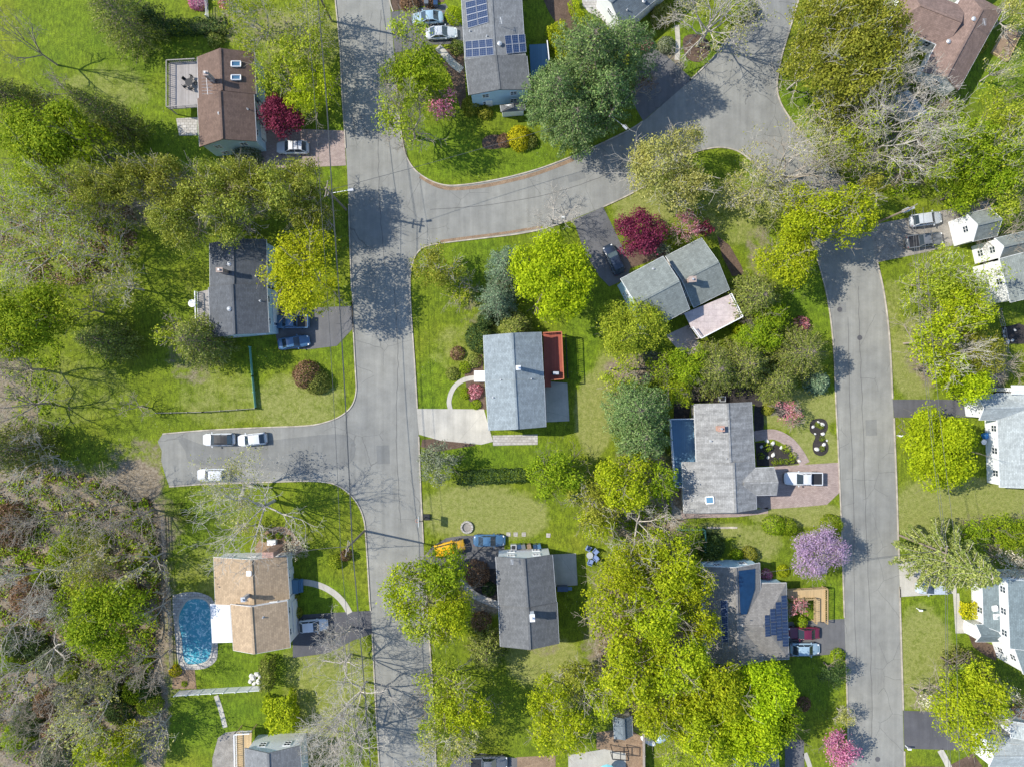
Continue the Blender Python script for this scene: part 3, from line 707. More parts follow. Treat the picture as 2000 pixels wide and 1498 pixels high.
# A brown roof, top left
h = house('pale blue house under a long brown shingle roof, with a grey deck on its left', 443, 200)
s1 = section(h, [(385,112),(388,192),(500,184),(497,103)], 4.8, 1.9, 'r_brown', 'siding_blue')
s2 = section(h, [(385,194),(389.5,287),(501,276),(496,185)], 4.9, 1.95, 'r_brown', 'siding_blue')
opening(s2, 2, .3, 'door'); opening(s2, 2, .72, 'garage_door', 4.2, 2.2)
chimney(s1, 418, 160, .6, .55, 2.6); antenna(s1, 414, 178); skylight(s1, [(452,121),(470,121),(470,131),(452,131)]); skylight(s1, [(452,148),(470,148),(470,157),(452,157)])
vent(s2, 428, 222); vent(s2, 484, 214, .1)
deck('deck', 'grey timber deck with white railing on the left of the brown-roofed blue house', [(331,124),(386,121),(388,210),(331,214)], 2.2, 'wood_grey', 'wood_grey', [0,2,3])
# B solar house, top centre
h = house('blue-grey house with solar panels in three arrays on its grey roof', 965, 60)
s1 = section(h, [(897,-70),(908,118),(1026,109),(1014,-80)], 5.0, .8, 'r_grey', 'siding_blue')
s2 = section(h, [(908,119),(915.7,186),(1036,175),(1029,110)], 4.95, .95, 'r_ash', 'siding_blue')
opening(s2, 0, .3, 'door'); opening(s2, 1, .3, 'door')
s3 = section(h, [(977,206),(979,219),(1026,215),(1024,202)], 2.6, .7, 'r_ash', 'siding_white', hip=(.8,.8), oh=.2, win='')
solar(s1, [(909,6),(950,-4),(955,45),(914,57)], 2, 4); solar(s1, [(909,82),(962,77),(965,109),(910,114)], 4, 2)
solar(s1, [(985,71),(1025,68),(1028,103),(989,107)], 3, 2); vent(s1, 976, 87, mush=True); vent(s1, 918, 62, .14); vent(s1, 951, 72, .14); antenna(s1, 979, 52, .4)
deck('deck', 'small shaded timber deck right of the blue-grey solar house', [(1034,88),(1068,86),(1072,124),(1040,152),(1037,150)], 1.2, 'deck_shade_blue', 'white', [1])
# C top
h = house('slate-roofed house cut by the top edge, beside the blue-green pines', 1240, 5)
s1 = section(h, [(1216,54),(1340,-50),(1285,-120),(1166,-20)], 4.2, 1.6, 'r_slate', 'siding_white'); vent(s1, 1258, 2, .2)
vent(s1, 1225, 20, .1)
# D top right brown
h = house('sprawling brown hip-roofed house at the top right corner', 1880, 70)
s1 = section(h, [(1958,20),(1872,177),(1801,140),(1885,-20)], 3.2, 1.4, 'r_brown2', 'siding_white', hip=(2.5,0))
s2 = section(h, [(1846,94),(1738,50),(1772,-30),(1885,14)], 3.2, 1.5, 'r_brown2', 'siding_white', hip=(0,2.5))
s3 = section(h, [(1905,-8),(1820,-45),(1850,-120),(1940,-80)], 3.2, 1.45, 'r_brown2', 'siding_white', win='')
vent(s1, 1900, 39, mush=True); vent(s1, 1851, 83, mush=True); antenna(s1, 1908, 55, .4)
# E left middle dark
h = house('pale blue house with charcoal shingle roof, behind the yellow-green street tree', 465, 560)
s1 = section(h, [(409,476),(410,562),(522,556),(520,468)], 4.9, 1.8, 'r_dark', 'siding_blue')
s2 = section(h, [(407,562),(411,660),(525.5,650),(521,557)], 5.1, 1.85, 'r_dark', 'siding_blue')
opening(s2, 2, .6, 'garage_door', 4.6, 2.2)
opening(s1, 2, .6, 'door')
chimney(s1, 443, 533, .8, .5, 2.4, 'chim'); vent(s1, 449, 516, mush=True); vent(s2, 449, 604, mush=True); vent(s2, 508, 588, .12); vent(s1, 500, 540, .1)
deck('deck', 'small tan deck with a railing behind the charcoal-roofed house', [(386,571),(408,566),(411,637),(388,639)], 1.6, 'wood_grey', 'white', [3])
# F rotated, centre right
h = house('angled grey-green house in two offset halves beside the red maple', 1310, 555)
s1 = section(h, [(1212,545),(1295,501),(1347,604),(1264,648)], 5.3, 1.7, 'r_green', 'siding_blue')
opening(s1, 0, .3, 'garage_door', 4.2, 2.2)
s2 = section(h, [(1300,501),(1370,465),(1425,566),(1355,601)], 3.2, 1.5, 'r_green', 'siding_tan')
vent(s1, 1276, 526, .15); chimney(s2, 1347, 549, .9, .7, 1.6, 'chim')
deck('deck', 'large pale pink roof deck behind the angled grey-green house', [(1336,612),(1425,576),(1447,620),(1366,662),(1350,640)], 2.6, 'patio_pink', 'white', [1,2,3])
# G centre
h = house('blue-grey roofed house with a red deck, in the middle of the picture', 1004, 745)
s1 = section(h, [(944,656),(947.6,744),(1062,742),(1057,649)], 4.9, 1.6, 'r_blue', 'siding_tan')
s2 = section(h, [(947.6,744),(954,840),(1066.4,833),(1062.5,742)], 5.0, 1.65, 'r_blue', 'siding_tan')
opening(s2, 0, .6, 'garage_door', 4.6, 2.2); opening(s1, 0, .85, 'door')
chimney(s1, 1012, 719, .5, .45, 2.1, 'white'); vent(s1, 978, 742, .12); vent(s2, 963, 776, .12); vent(s1, 1038, 740, .1)
m = MB(); p = W(937, 735) - h.location; m.box((p.x, p.y, .9), (1.6, 1.6, .12)); m.box((p.x, p.y, .45), (1.5, 1.5, .88)); m.build('front_stoop', M['white'], h)
deck('deck', 'red-stained timber deck attached to the blue-grey roofed house', [(1061,651),(1096,649),(1100,740),(1076,742),(1076,756),(1064,756)], 2.4, 'wood_red', 'wood_redrail', [0,1,2])
# H weathered grey
h = house('weathered pale grey house with a projecting garage and a shaded deck', 1415, 895)
s1 = section(h, [(1356,789),(1360,902),(1474,900),(1468,785)], 3.2, 1.45, 'r_pale2', 'siding_tan', t_=.53)
s2 = section(h, [(1332,902),(1336,1002),(1478,994),(1474,900)], 2.55, 2.1, 'r_pale2', 'siding_tan', t_=.66, zr=3.2)
s3 = section(h, [(1446,915),(1512,912),(1517,966),(1450,968)], 3.2, 1.1, 'r_pale2', 'siding_tan', win='')
opening(s3, 1, .5, 'garage_door', 3.2, 2.1)
opening(s1, 2, .5, 'door')
chimney(s1, 1404, 836, .8, .7, 1.1, 'brickwall'); skylight(s2, [(1378,970),(1393,969),(1394,982),(1379,983)]); vent(s1, 1388, 861, .14); vent(s2, 1418, 895, .12)
deck('deck', 'deck with painted-in blue shade and white railing left of the weathered grey house', [(1307,818),(1357,817),(1361,902),(1334,903),(1336,948),(1316,950)], 1.3, 'deck_shade_blue', 'white', [0,4,5])
# I tan roof
h = house('tan-roofed split-level house between swimming pool and driveway', 493, 1180)
s1 = section(h, [(417,1088),(420.4,1180),(566,1171),(560,1085)], 3.3, 1.9, 'r_tan', 'siding_white', t_=.58)
s2 = section(h, [(450,1180),(455.6,1269.6),(567,1264),(561,1173)], 5.0, 1.8, 'r_tan', 'siding_white', t_=.45)
opening(s2, 2, .5, 'garage_door', 4.6, 2.2); opening(s1, 2, .55, 'door')
chimney(s1, 485, 1162, .45, .5, 1.9, 'metal'); skylight(s1, [(483,1115),(491,1115),(491,1123),(483,1123)], 'white'); vent(s2, 514, 1205, .12); vent(s1, 481, 1172, .12)
m = MB(); p = W(548, 1066) - h.location; m.box((p.x, p.y, 2.7), (1.6, .8, 5.4)); m.build('chimney', M['brickwall'], h)
m = MB(); p = W(590, 1142) - h.location
for i in range(4): m.box((p.x-1+i*.35, p.y, .9-.22*i), (.36 if i else 1.4, 2.0, .2))
m.box((p.x-1.2, p.y, .4), (1.2, 2.0, .8)); m.build('front_steps', M['deck_shade_blue'], h)
t = thing('pergola', 'white slatted pergola between the pool and the tan-roofed house', 'pergola', W(436, 1217))
O = t.location; z = 2.7; q = [W(*p, z)-O for p in ((417,1180),(448,1181),(453,1253),(421,1254))]
for p in q: m = MB(); m.box((p.x, p.y, z/2), (.15, .15, z)); m.build('post', M['white'], t)
m = MB()
for i in range(40):
    k = i/39; a_ = q[0].lerp(q[3], k); b_ = q[1].lerp(q[2], k); d = (b_-a_).normalized(); m.beam(a_-d*.5, b_, .12, .05)
m.build('slats', M['white'], t)
m = MB(); m.beam(q[0]-Vector((0,0,.12)), q[3]-Vector((0,0,.12)), .12, .2); m.beam(q[1]-Vector((0,0,.12)), q[2]-Vector((0,0,.12)), .12, .2); m.build('beam', M['white'], t)
# J grey bottom centre
h = house('white-walled house with plain grey roof, beside the yellow off-roader', 1030, 1172)
s1 = section(h, [(968,1087),(973.6,1181),(1086.6,1175),(1079,1083)], 5.0, 1.7, 'r_ash', 'siding_white')
s2 = section(h, [(973.6,1182),(977,1262),(1092,1256),(1088,1175)], 4.7, 1.75, 'r_ash', 'siding_white')
opening(s1, 0, .4, 'door'); opening(s2, 2, .4, 'door')
chimney(s2, 1039, 1199, .55, .9, 1.5, 'white'); antenna(s1, 1000, 1092, .3)
# K solar, bottom right
h = house('taupe-roofed house with black stepped solar panels beside the timber ramp', 1455, 1200)
s1 = section(h, [(1376,1106),(1382,1292),(1490,1290),(1484,1099)], 3.6, 1.6, 'r_taupe', 'siding_blue')
s3 = section(h, [(1440,1139),(1536,1138),(1541,1287),(1445,1290)], 3.3, 1.7, 'r_taupe', 'siding_blue', hip=(0,4.2), win='13')
opening(s3, 1, .62, 'garage_door', 4.4, 2.1); opening(s3, 1, .1, 'door')
m = MB(); P4 = [on_roof(s1, *p) for p in ((1442,1114),(1475,1110),(1474,1150),(1458,1199),(1446,1199))]; m.face([p+Vector((0,0,.05)) for p in P4]); m.face([p+Vector((0,0,.02)) for p in P4][::-1])
m.build('roof_tarp', m_plain('blue_tarp', (.01, .045, .11), .5, .2), s1.roof)
O = h.location
def hippt(x, y):
    z = 3.6
    for _ in range(12):
        p = W(x, y, z)-O; A, B = s3.P[1], s3.P[2]; d = B-A; d.z = 0; n = Vector((-d.y, d.x, 0)).normalized()
        if n.dot(s3.r1-A) < 0: n = -n
        k = (p-A).dot(n)/(s3.r1-A).dot(n); z = s3.ze+s3.rise*k
    return W(x, y, z)-O
def hipsolar(px4, nx, ny):
    P = [hippt(*p) for p in px4]; nn = (P[1]-P[0]).cross(P[2]-P[0]).normalized(); nn = nn if nn.z > 0 else -nn
    g = lambda u, v: P[0].lerp(P[1], u).lerp(P[3].lerp(P[2], u), v)
    for i in range(nx):
        for j in range(ny):
            c = [g((i+a_)/nx, (j+b_)/ny)+nn*.12 for a_, b_ in ((.02,.02),(.98,.02),(.98,.98),(.02,.98))]; m = MB()
            m.face(c, [(0,0),(1.4,0),(1.4,1),(0,1)])
            for k in range(4): m.face([c[k-1]-nn*.07, c[k]-nn*.07, c[k], c[k-1]])
            m.build('solar_panel', M['solar'], s3.roof)
hipsolar([(1525,1162),(1535,1161),(1539,1262),(1528,1262)], 1, 4)
hipsolar([(1514,1175),(1524,1174),(1527,1250),(1517,1251)], 1, 3); hipsolar([(1503,1188),(1513,1187),(1516,1240),(1505,1240)], 1, 2); hipsolar([(1493,1200),(1502,1200),(1504,1242),(1494,1243)], 1, 2)
solar(s1, [(1407,1172),(1421,1171),(1423,1262),(1411,1264)], 1, 6)
t = deck('ramp', 'new pale timber access ramp turning a corner beside the solar house', [(1538,1150),(1611,1146),(1611,1214),(1590,1214),(1590,1166),(1540,1168)], .8, 'wood', 'wood', [0,1,3,4], 'ramp')
# L bottom left corner house
h = house('grey-roofed white house with wooden stair deck cut by the bottom edge', 533, 1500)
s1 = section(h, [(478,1461),(480,1590),(594,1590),(586,1456)], 4.2, 1.7, 'r_grey', 'siding_white'); m = MB(); p = W(543, 1468)-h.location; m.box((p.x, p.y, 3), (1.0, .8, 6)); m.build('chimney', M['brickwall'], h)
deck('deck', 'tan timber landing with white posts left of the bottom grey-roofed house', [(462,1428),(492,1426),(490,1462),(477,1464),(478,1540),(464,1540)], 2.0, 'wood', 'white', [0,5])
# garage + M
h = house('small white garage with a three-light gable window beside two parked vehicles', 1880, 445)
s1 = section(h, [(1888,418),(1934,407),(1948,461),(1901,472)], 4.6, 1.7, 'r_green', 'siding_white', oh=.15, win='3', storeys=1)
h = house('tall white house with a grey roof at the right edge, above the pale-trunked trees', 2000, 530)
s1 = section(h, [(1952,506),(1974,591),(2110,556),(2090,470)], 6.0, 2, 'r_green', 'siding_white', oh=.15, win='013')
s2 = section(h, [(1943,466),(2010,450),(2018,490),(1952,506)], 5.4, 1.4, 'r_green', 'siding_white', oh=.15, win='3')
# N
h = house('pale grey-roofed house with white gable garage right of the round street maple', 1970, 850)
s1 = section(h, [(1946,768),(1953,951),(2110,951),(2104,768)], 3.2, 1.8, 'r_light', 'siding_white')
s2 = section(h, [(1908,771),(2000,768),(2004,820),(1913,820)], 3.2, 1.3, 'r_light', 'siding_white', win='')
opening(s2, 3, .5, 'garage_door', 2.8, 2.1)
s3 = section(h, [(1976,753),(2040,753),(2040,770),(1976,770)], 4.4, .4, 'white', 'siding_white', win='')
# O
h = house('white two-storey house with teal-grey roofs and gabled porch at the right edge', 1955, 1190)
s1 = section(h, [(1968,1131),(1973,1266),(2120,1266),(2115,1131)], 6.2, 2, 'r_teal', 'siding_white', oh=.2, win='03')
s2 = section(h, [(1918,1118),(1921,1222),(1964,1238),(1960,1129)], 3.0, 1.4, 'r_teal', 'siding_white', t_=.97, zr=4.35, win='0', caps=False)
s3 = section(h, [(1906,1219),(1950,1219),(1950,1253),(1906,1253)], 3.0, 1.1, 'r_teal', 'siding_white', win='')
opening(s3, 3, .5, 'door')
skylight(s2, [(1938,1183),(1947,1182),(1948,1191),(1939,1192)], 'lens'); skylight(s2, [(1940,1199),(1949,1198),(1950,1207),(1941,1208)], 'lens')
s4 = section(h, [(1981,1264),(1999,1316),(2120,1300),(2110,1264)], 5.4, 1.6, 'r_teal', 'siding_white', oh=.15, win='03')
# P
h = house('pale-roofed white house at the bottom right corner', 1985, 1470)
s1 = section(h, [(1927,1441),(2060,1441),(2060,1497),(1932,1497)], 3.6, 1.2, 'r_light', 'siding_white', oh=.15)
opening(s1, 3, .5, 'garage_door', 2.8, 2.1)
s2 = section(h, [(1975,1408),(1975,1440),(2060,1440),(2060,1408)], 4.4, 1.4, 'r_light', 'siding_white', win='')
# Q
h = house('grey-roofed house mostly hidden under bright trees at the bottom edge', 1490, 1520)
s1 = section(h, [(1440,1462),(1444,1590),(1524,1590),(1520,1462)], 3.2, 1.3, 'r_grey', 'siding_blue')
h = thing('shed', 'small grey-roofed garden shed among junk near the bottom edge', 'shed', W(1215, 1420))
s1 = section(h, [(1198,1399),(1200,1442),(1236,1436),(1234,1398)], 2.2, .8, 'r_slate', 'siding_tan', oh=.15, win='')
opening(s1, 1, .5, 'door', 1.3, 1.8)
h = thing('shed', 'low pale grey garden building hidden behind the big bare trees', 'shed', W(1780, 205))
s1 = section(h, [(1745,190),(1782,235),(1812,222),(1775,178)], 2.6, .6, 'r_light', 'siding_white', oh=.2, win='')

# ------------------------------------------------------------ vehicles
def car(label, x, y, ang, kind, paint, cat='car', group=None, dark_roof=False, rails=False, flag=None):
    """ang: heading of the nose in degrees, 0 = right, 90 = up in the photo"""
    LN, WD, HT = dict(sedan=(4.7,1.82,1.42), suv=(4.75,1.9,1.7), hatch=(4.35,1.82,1.55), pickup=(5.6,1.98,1.85), jeep=(4.5,1.88,1.85))[kind]
    t = thing({'pickup': 'pickup_truck', 'suv': 'parked_suv', 'jeep': 'off_roader'}.get(kind, 'parked_car'), label, cat, W(x, y, .6)*Vector((1,1,0)), R_(ang), group)
    zb = HT*.58 if kind != 'jeep' else 1.12     # belt line
    g = {'sedan': (1.0,.25,-.85,-1.6), 'suv': (1.1,.35,-1.6,-2.1), 'hatch': (1.05,.3,-1.3,-1.9), 'pickup': (1.1,.4,-.75,-1.0), 'jeep': (.75,.55,-2.0,-2.1)}[kind]
    wb0, wt0, wt1, wb1 = g                       # screen base, screen top, rear top, rear base
    hl = LN/2; hw = WD/2
    st = [(hl,.5,.5),(hl-.07,.7,.58),(hl-.22,.86,.66),(hl-.5,.96,.78),(wb0+.25,1,.9),(wb0-.1,1,1),(0,1,1),(wb1+.2,1,1),(wb1-.1,.99,1),(-hl+.45,.97,.97),(-hl+.2,.89,.93),(-hl+.06,.76,.84),(-hl,.6,.6)]
    if kind == 'jeep': st = [(hl,.8,.8),(hl-.1,.86,.93),(wb0+.1,.86,.96),(wb0-.1,1,1),(0,1,1),(-hl+.15,1,1),(-hl,.97,.97)]
    rings = []
    for xx, kw, kz in st:
        w_ = hw*kw; z = zb*kz
        rings.append([Vector(p) for p in ((xx,-w_*.93,.24),(xx,-w_,.42),(xx,-w_,z*.78),(xx,-w_*.93,z*.96),(xx,-w_*.6,z+.02),(xx,0,z+.05),(xx,w_*.6,z+.02),(xx,w_*.93,z*.96),(xx,w_,z*.78),(xx,w_,.42),(xx,w_*.93,.24))])
    m = MB()
    for a_, b_ in zip(rings, rings[1:]):
        for k in range(10): m.face([a_[k], a_[k+1], b_[k+1], b_[k]])
        m.face([a_[10], a_[0], b_[0], b_[10]])
    m.face(rings[0]); m.face(rings[-1][::-1])
    body = m.build('body', M[paint], t, smooth=True, weld=True)
    wB = hw*.92; wT = hw*.74; z0 = zb; z1 = HT
    A = [Vector((wb0,s_*wB*.9,z0+.02)) for s_ in (-1,1)]; B = [Vector((wt0,s_*wT,z1-.06)) for s_ in (-1,1)]
    C_ = [Vector((wt1,s_*wT,z1-.06)) for s_ in (-1,1)]; D = [Vector((wb1,s_*wB*.88,z0+.02)) for s_ in (-1,1)]
    m = MB(); m.face([A[0], A[1], B[1], B[0]]); m.build('windscreen', M['glass'], t)
    m = MB(); m.face([D[1], D[0], C_[0], C_[1]]); m.build('rear_window', M['glass'], t)
    for s_ in (0, 1):
        sg = -1 if s_ == 0 else 1; bA = Vector((wb0-.1, sg*wB*.97, z0)); bD = Vector((wb1+.05, sg*wB*.97, z0))
        m = MB(); m.face([A[s_], B[s_], C_[s_], D[s_]] if s_ else [D[s_], C_[s_], B[s_], A[s_]]); m.build('side_window', M['glass'], t)
    m = MB(); rr = []
    for k, xx in enumerate(np.linspace(wt0, wt1, 5)):
        zc = z1-.06+.07*math.sin(math.pi*k/4)
        rr.append([Vector((xx, s_*wT, z1-.06 if abs(s_) == 1 else zc)) for s_ in (-1,-.6,0,.6,1)])
    for a_, b_ in zip(rr, rr[1:]):
        for k in range(4): m.face([a_[k], a_[k+1], b_[k+1], b_[k]])
    for s_ in (0, 1):
        m.beam(A[s_], B[s_], .07); m.beam(C_[s_], D[s_], .1)
        mx = B[s_].lerp(C_[s_], .45); mz = A[s_].lerp(D[s_], .48); m.beam(mx, mz, .07)
    m.build('roof', M['black'] if dark_roof else M[paint], t, smooth=False)
    if dark_roof == 2:
        pass
    if rails:
        for s_ in (-1, 1): m = MB(); m.beam((wt0-.15, s_*wT*.95, z1+.06), (wt1+.1, s_*wT*.95, z1+.06), .05); m.build('roof_rail', M['black'], t)
        for f in (.35, .7): m = MB(); m.beam((wt0+(wt1-wt0)*f, -wT*.95, z1+.08), (wt0+(wt1-wt0)*f, wT*.95, z1+.08), .06); m.build('roof_rail', M['black'], t)
    if kind == 'pickup':
        m = MB(); bx0 = wb1-.15; bx1 = -hl+.12
        m.box(((bx0+bx1)/2, 0, zb+.065), (bx0-bx1, hw*1.62, .03)); m.build('bed_liner', M['black'], t)
        m = MB()
        for s_ in (-1, 1): m.beam((bx0+.1, s_*hw*.9, zb+.09), (bx1, s_*hw*.9, zb+.09), .14, .16)
        m.beam((bx1, -hw*.92, zb+.09), (bx1, hw*.92, zb+.09), .1, .16); m.build('bed_side', M[paint], t)
    if kind == 'jeep':
        m = MB(); m.tube((-hl-.02, 0, .95), (-hl-.26, 0, .95), .38, .38, 14); m.build('spare_wheel', M['tyre'], t)
        for s_ in (-1, 1):
            m = MB(); m.box((hl-.75, s_*hw*.93, .92), (1.1, .3, .08)); m.build('fender', M['black'], t)
            m = MB(); m.box((-hl+.75, s_*hw*1.02, .95), (1.0, .2, .08)); m.build('fender', M['black'], t)
    for sx in (hl-.85, -hl+.9):
        for s_ in (-1, 1):
            m = MB(); m.tube((sx, s_*(hw-.22), .34), (sx, s_*(hw+.01), .34), .34, .34, 14); w_ = m.build('wheel', M['tyre'], t)
            m = MB(); m.tube((sx, s_*(hw), .34), (sx, s_*(hw+.025), .34), .2, .18, 10); m.build('rim', M['rim'], w_)
    for s_ in (-1, 1):
        m = MB(); m.box((hl-.2, s_*hw*.66, zb*.64), (.2, .24, .08)); m.build('headlight', M['lens'], t)
        m = MB(); m.box((-hl+.16, s_*hw*.7, zb*.8), (.14, .22, .12)); m.build('taillight', M['redlens'], t)
        m = MB(); m.box((wb0-.25, s_*(hw+.1), zb+.06), (.14, .22, .14)); m.build('wing_mirror', M[paint], t)
    m = MB(); m.box((hl+.02, 0, .42), (.12, WD*.7, .16)); m.build('bumper', M['black'] if kind in ('jeep', 'pickup') else M[paint], t)
    return t
car('silvery white SUV with roof rails on the brick driveway beside the brown-roofed house', 572, 289, 180, 'suv', 'c_white', rails=True)
car('pale blue sedan, upper of the two cars on the solar house driveway', 836, 35, 183, 'sedan', 'c_lblue')
car('silver sedan, lower of the two cars on the solar house driveway', 861, 65, 3, 'sedan', 'c_silver')
car('white SUV with black glass roof, left of the pair parked along the dead-end kerb', 428, 858, 181, 'suv', 'c_white', dark_roof=True)
car('white hatchback, right of the pair parked along the dead-end kerb', 493, 858, 186, 'hatch', 'c_white')
car('white estate car parked alone below, under bare twigs in the dead end', 417, 927, 181, 'suv', 'c_white')
car('dark blue pickup in house shade under the yellow-green street tree', 568, 629, 180, 'pickup', 'c_blue', 'pickup')
car('dark blue saloon below the pickup in house shade', 573, 669, 8, 'sedan', 'c_blue')
car('near-black SUV parked between the round maple and the red maple', 1199, 508, 116, 'suv', 'c_dark')
car('silver SUV above the dark pickup near the white garage', 1808, 429, 8, 'suv', 'c_silver')
car('dark grey pickup below the silver SUV near the white garage', 1805, 470, 8, 'pickup', 'c_grey', 'pickup')
car('white pickup with dark bed on the pink paver driveway', 1568, 934, 180, 'pickup', 'c_white', 'pickup')
car('pale blue SUV half under the tall leaning spruce', 1821, 1147, 180, 'suv', 'c_pale')
car('bright yellow off-roader with black fenders beside the road', 879, 1069, 14, 'jeep', 'c_yellow', 'off-roader')
car('blue saloon parked right of the yellow off-roader', 955, 1055, 0, 'sedan', 'c_blue')
car('white hatchback in shade beside the tan-roofed house', 611, 1221, 5, 'hatch', 'c_white')
car('dark red car in front of the stepped solar panels', 1570, 1236, 180, 'sedan', 'c_red')
car('pale blue-grey car below the dark red one', 1572, 1267, 0, 'hatch', 'c_lblue')
car('grey work pickup cut by the bottom edge left of the bare soil yard', 955, 1488, 0, 'pickup', 'c_grey', 'pickup')

# ------------------------------------------------------------ foliage geometry
def leaf_mesh(name, C, N, Sz, mat, rng, asp=.62):
    n = len(C); N = N/np.maximum(np.linalg.norm(N, axis=1, keepdims=True), 1e-6)
    T = np.cross(N, rng.normal(size=(n, 3))); T /= np.maximum(np.linalg.norm(T, axis=1, keepdims=True), 1e-6)
    B = np.cross(N, T); s = Sz[:, None]
    V = np.stack([C+T*s, C+B*s*asp, C-T*s, C-B*s*asp], 1).reshape(-1, 3).astype(np.float32)
    return quad_mesh(name, V, mat)
def quad_mesh(name, V, mat, idx=None):
    n = len(V)//4 if idx is None else len(idx)
    me = bpy.data.meshes.new(name); me.vertices.add(len(V)); me.vertices.foreach_set('co', V.ravel())
    li = np.arange(n*4, dtype=np.int32) if idx is None else idx.ravel().astype(np.int32)
    me.loops.add(n*4); me.loops.foreach_set('vertex_index', li)
    me.polygons.add(n); me.polygons.foreach_set('loop_start', np.arange(0, n*4, 4, dtype=np.int32))
    me.update(calc_edges=True); me.materials.append(mat); return me
def tube_mesh(name, segs, mat, k=4):
    A = np.array(segs, dtype=np.float64); P0, P1, r0, r1 = A[:, :3], A[:, 3:6], A[:, 6:7], A[:, 7:8]
    D = P1-P0; D /= np.maximum(np.linalg.norm(D, axis=1, keepdims=True), 1e-6)
    U = np.cross(D, np.array([.31, .47, .83])); U /= np.maximum(np.linalg.norm(U, axis=1, keepdims=True), 1e-6); Wv = np.cross(D, U)
    rings = []
    for P, r in ((P0-D*r0*.3, r0), (P1, r1)):
        for i in range(k):
            t = 2*math.pi*i/k; rings.append(P+(U*math.cos(t)+Wv*math.sin(t))*r)
    V = np.stack(rings, 1).reshape(-1, 3).astype(np.float32); n = len(A)
    b = np.arange(n)[:, None, None]*2*k; q = np.array([[i, (i+1) % k, k+(i+1) % k, k+i] for i in range(k)])[None]
    return quad_mesh(name, V, mat, (b+q).reshape(-1, 4))
def unit(rng, n, zmin=-1):
    v = rng.normal(size=(int(n*3)+10, 3)); v /= np.linalg.norm(v, axis=1, keepdims=True); v = v[v[:, 2] > zmin]
    return v[:n]
def grow(rng, Rr, Ht, levels=4, fork=.28, nl=6, r0=None, up=.35, leaf_level=None):
    """recursive branching; returns segments and tip points"""
    segs = []; tips = []
    r0 = r0 or .028*Ht*.5+.06
    def br(p, d, L_, r, lv):
        k = 4 if lv < 2 else (3 if lv < 3 else 2); q = np.array(p); dd = np.array(d); nodes = []
        for i in range(k):
            dd = dd+rng.normal(size=3)*(.16 if lv < 2 else .24)+np.array([0, 0, up*.18]); dd /= np.linalg.norm(dd)
            nq = q+dd*L_/k; ra, rb = r*(1-.55*i/k), r*(1-.55*(i+1)/k)
            segs.append((*q, *nq, max(ra, .016), max(rb, .013))); q = nq; nodes.append((q.copy(), dd.copy(), rb))
        tips.append((q, lv))
        if lv >= levels: return
        nc = {0: 0, 1: 6, 2: 5, 3: 4, 4: 3}[lv]
        for j in range(nc):
            nd = nodes[min(k-1, int((.25+.75*(j+.5)/nc)*k))]
            s_ = rng.normal(size=3); s_ -= s_.dot(nd[1])*nd[1]; s_ /= np.linalg.norm(s_)
            c = nd[1]*.75+s_*.72; c[2] += .08; c /= np.linalg.norm(c)
            br(nd[0], c, L_*rng.uniform(.42, .62), nd[2]*.62, lv+1)
    z = Ht*fork; q = np.array([0, 0, -.2]); k = 4
    lean = rng.normal(size=2)*.04
    for i in range(k):
        nq = np.array([lean[0]*z*(i+1)/k, lean[1]*z*(i+1)/k, z*(i+1)/k]); segs.append((*q, *nq, r0*(1.15-.35*i/k), r0*(1.15-.35*(i+1)/k))); q = nq
    for i in range(nl):
        t = 2*math.pi*(i+rng.uniform(-.25, .25))/nl; el = rng.uniform(.25, .75) if i else 1.35
        tilt = np.array([math.cos(t)*math.cos(el), math.sin(t)*math.cos(el), math.sin(el)])
        zr = z*rng.uniform(.8, 1.0); ll = (Rr*.82/max(.35, math.cos(el))) if i else (Ht-z)*.8
        ll = min(ll, (Ht-z)*.95 if el > .9 else Rr*1.05)
        br((q[0], q[1], zr) if i else q, tilt, ll, r0*.55, 1)
    return segs, tips
def crown_lobes(rng, Rr, Ht, leaf, dens, lobes, gap=.0, zlo=.3, cone=0.0, full=False):
    zc = Ht*(.5+zlo*.5); hz = (Ht-Ht*zlo)/2
    Cs = []; Ns = []; Ss = []; LC = []
    for i in range(lobes):
        d = unit(rng, 1, -.35)[0]; k = rng.uniform(.35, 1)**.6
        if i == 0: d = np.array([0, 0, 1.0]); k = .6
        c = np.array([d[0]*Rr*.8*k, d[1]*Rr*.8*k, zc+d[2]*hz*.66*k]); rl = Rr*rng.uniform(.17, .34)
        if full: c[:2] *= .95; rl = Rr*rng.uniform(.19, .33)
        if cone: sc_ = 1-cone*(c[2]-Ht*zlo)/(Ht*(1-zlo)); c[:2] *= sc_; rl *= max(.5, sc_)
        LC.append((c, rl, rl*.8))
    for c, rl, rz in LC:
        area = 2*math.pi*rl*rl*1.3; nsub = max(5, int(area*dens/4.6)); sub = unit(rng, nsub, -.45)
        keep = rng.random(len(sub)) > gap; sub = sub[keep]
        per = 10
        for sd in sub:
            sc_ = c+sd*np.array([rl, rl, rz])*rng.uniform(.72, 1.08)
            pts = sc_+rng.normal(size=(per, 3))*np.array([.3, .3, .2])*(.55+.1*Rr)
            Cs.append(pts); Ns.append(sd*.7+np.array([0, 0, .45])+rng.normal(size=(per, 3))*.55); Ss.append(rng.uniform(.5, 1.3, per)*leaf*.78)
    C = np.concatenate(Cs); N = np.concatenate(Ns); Sz = np.concatenate(Ss)
    return C, N, Sz
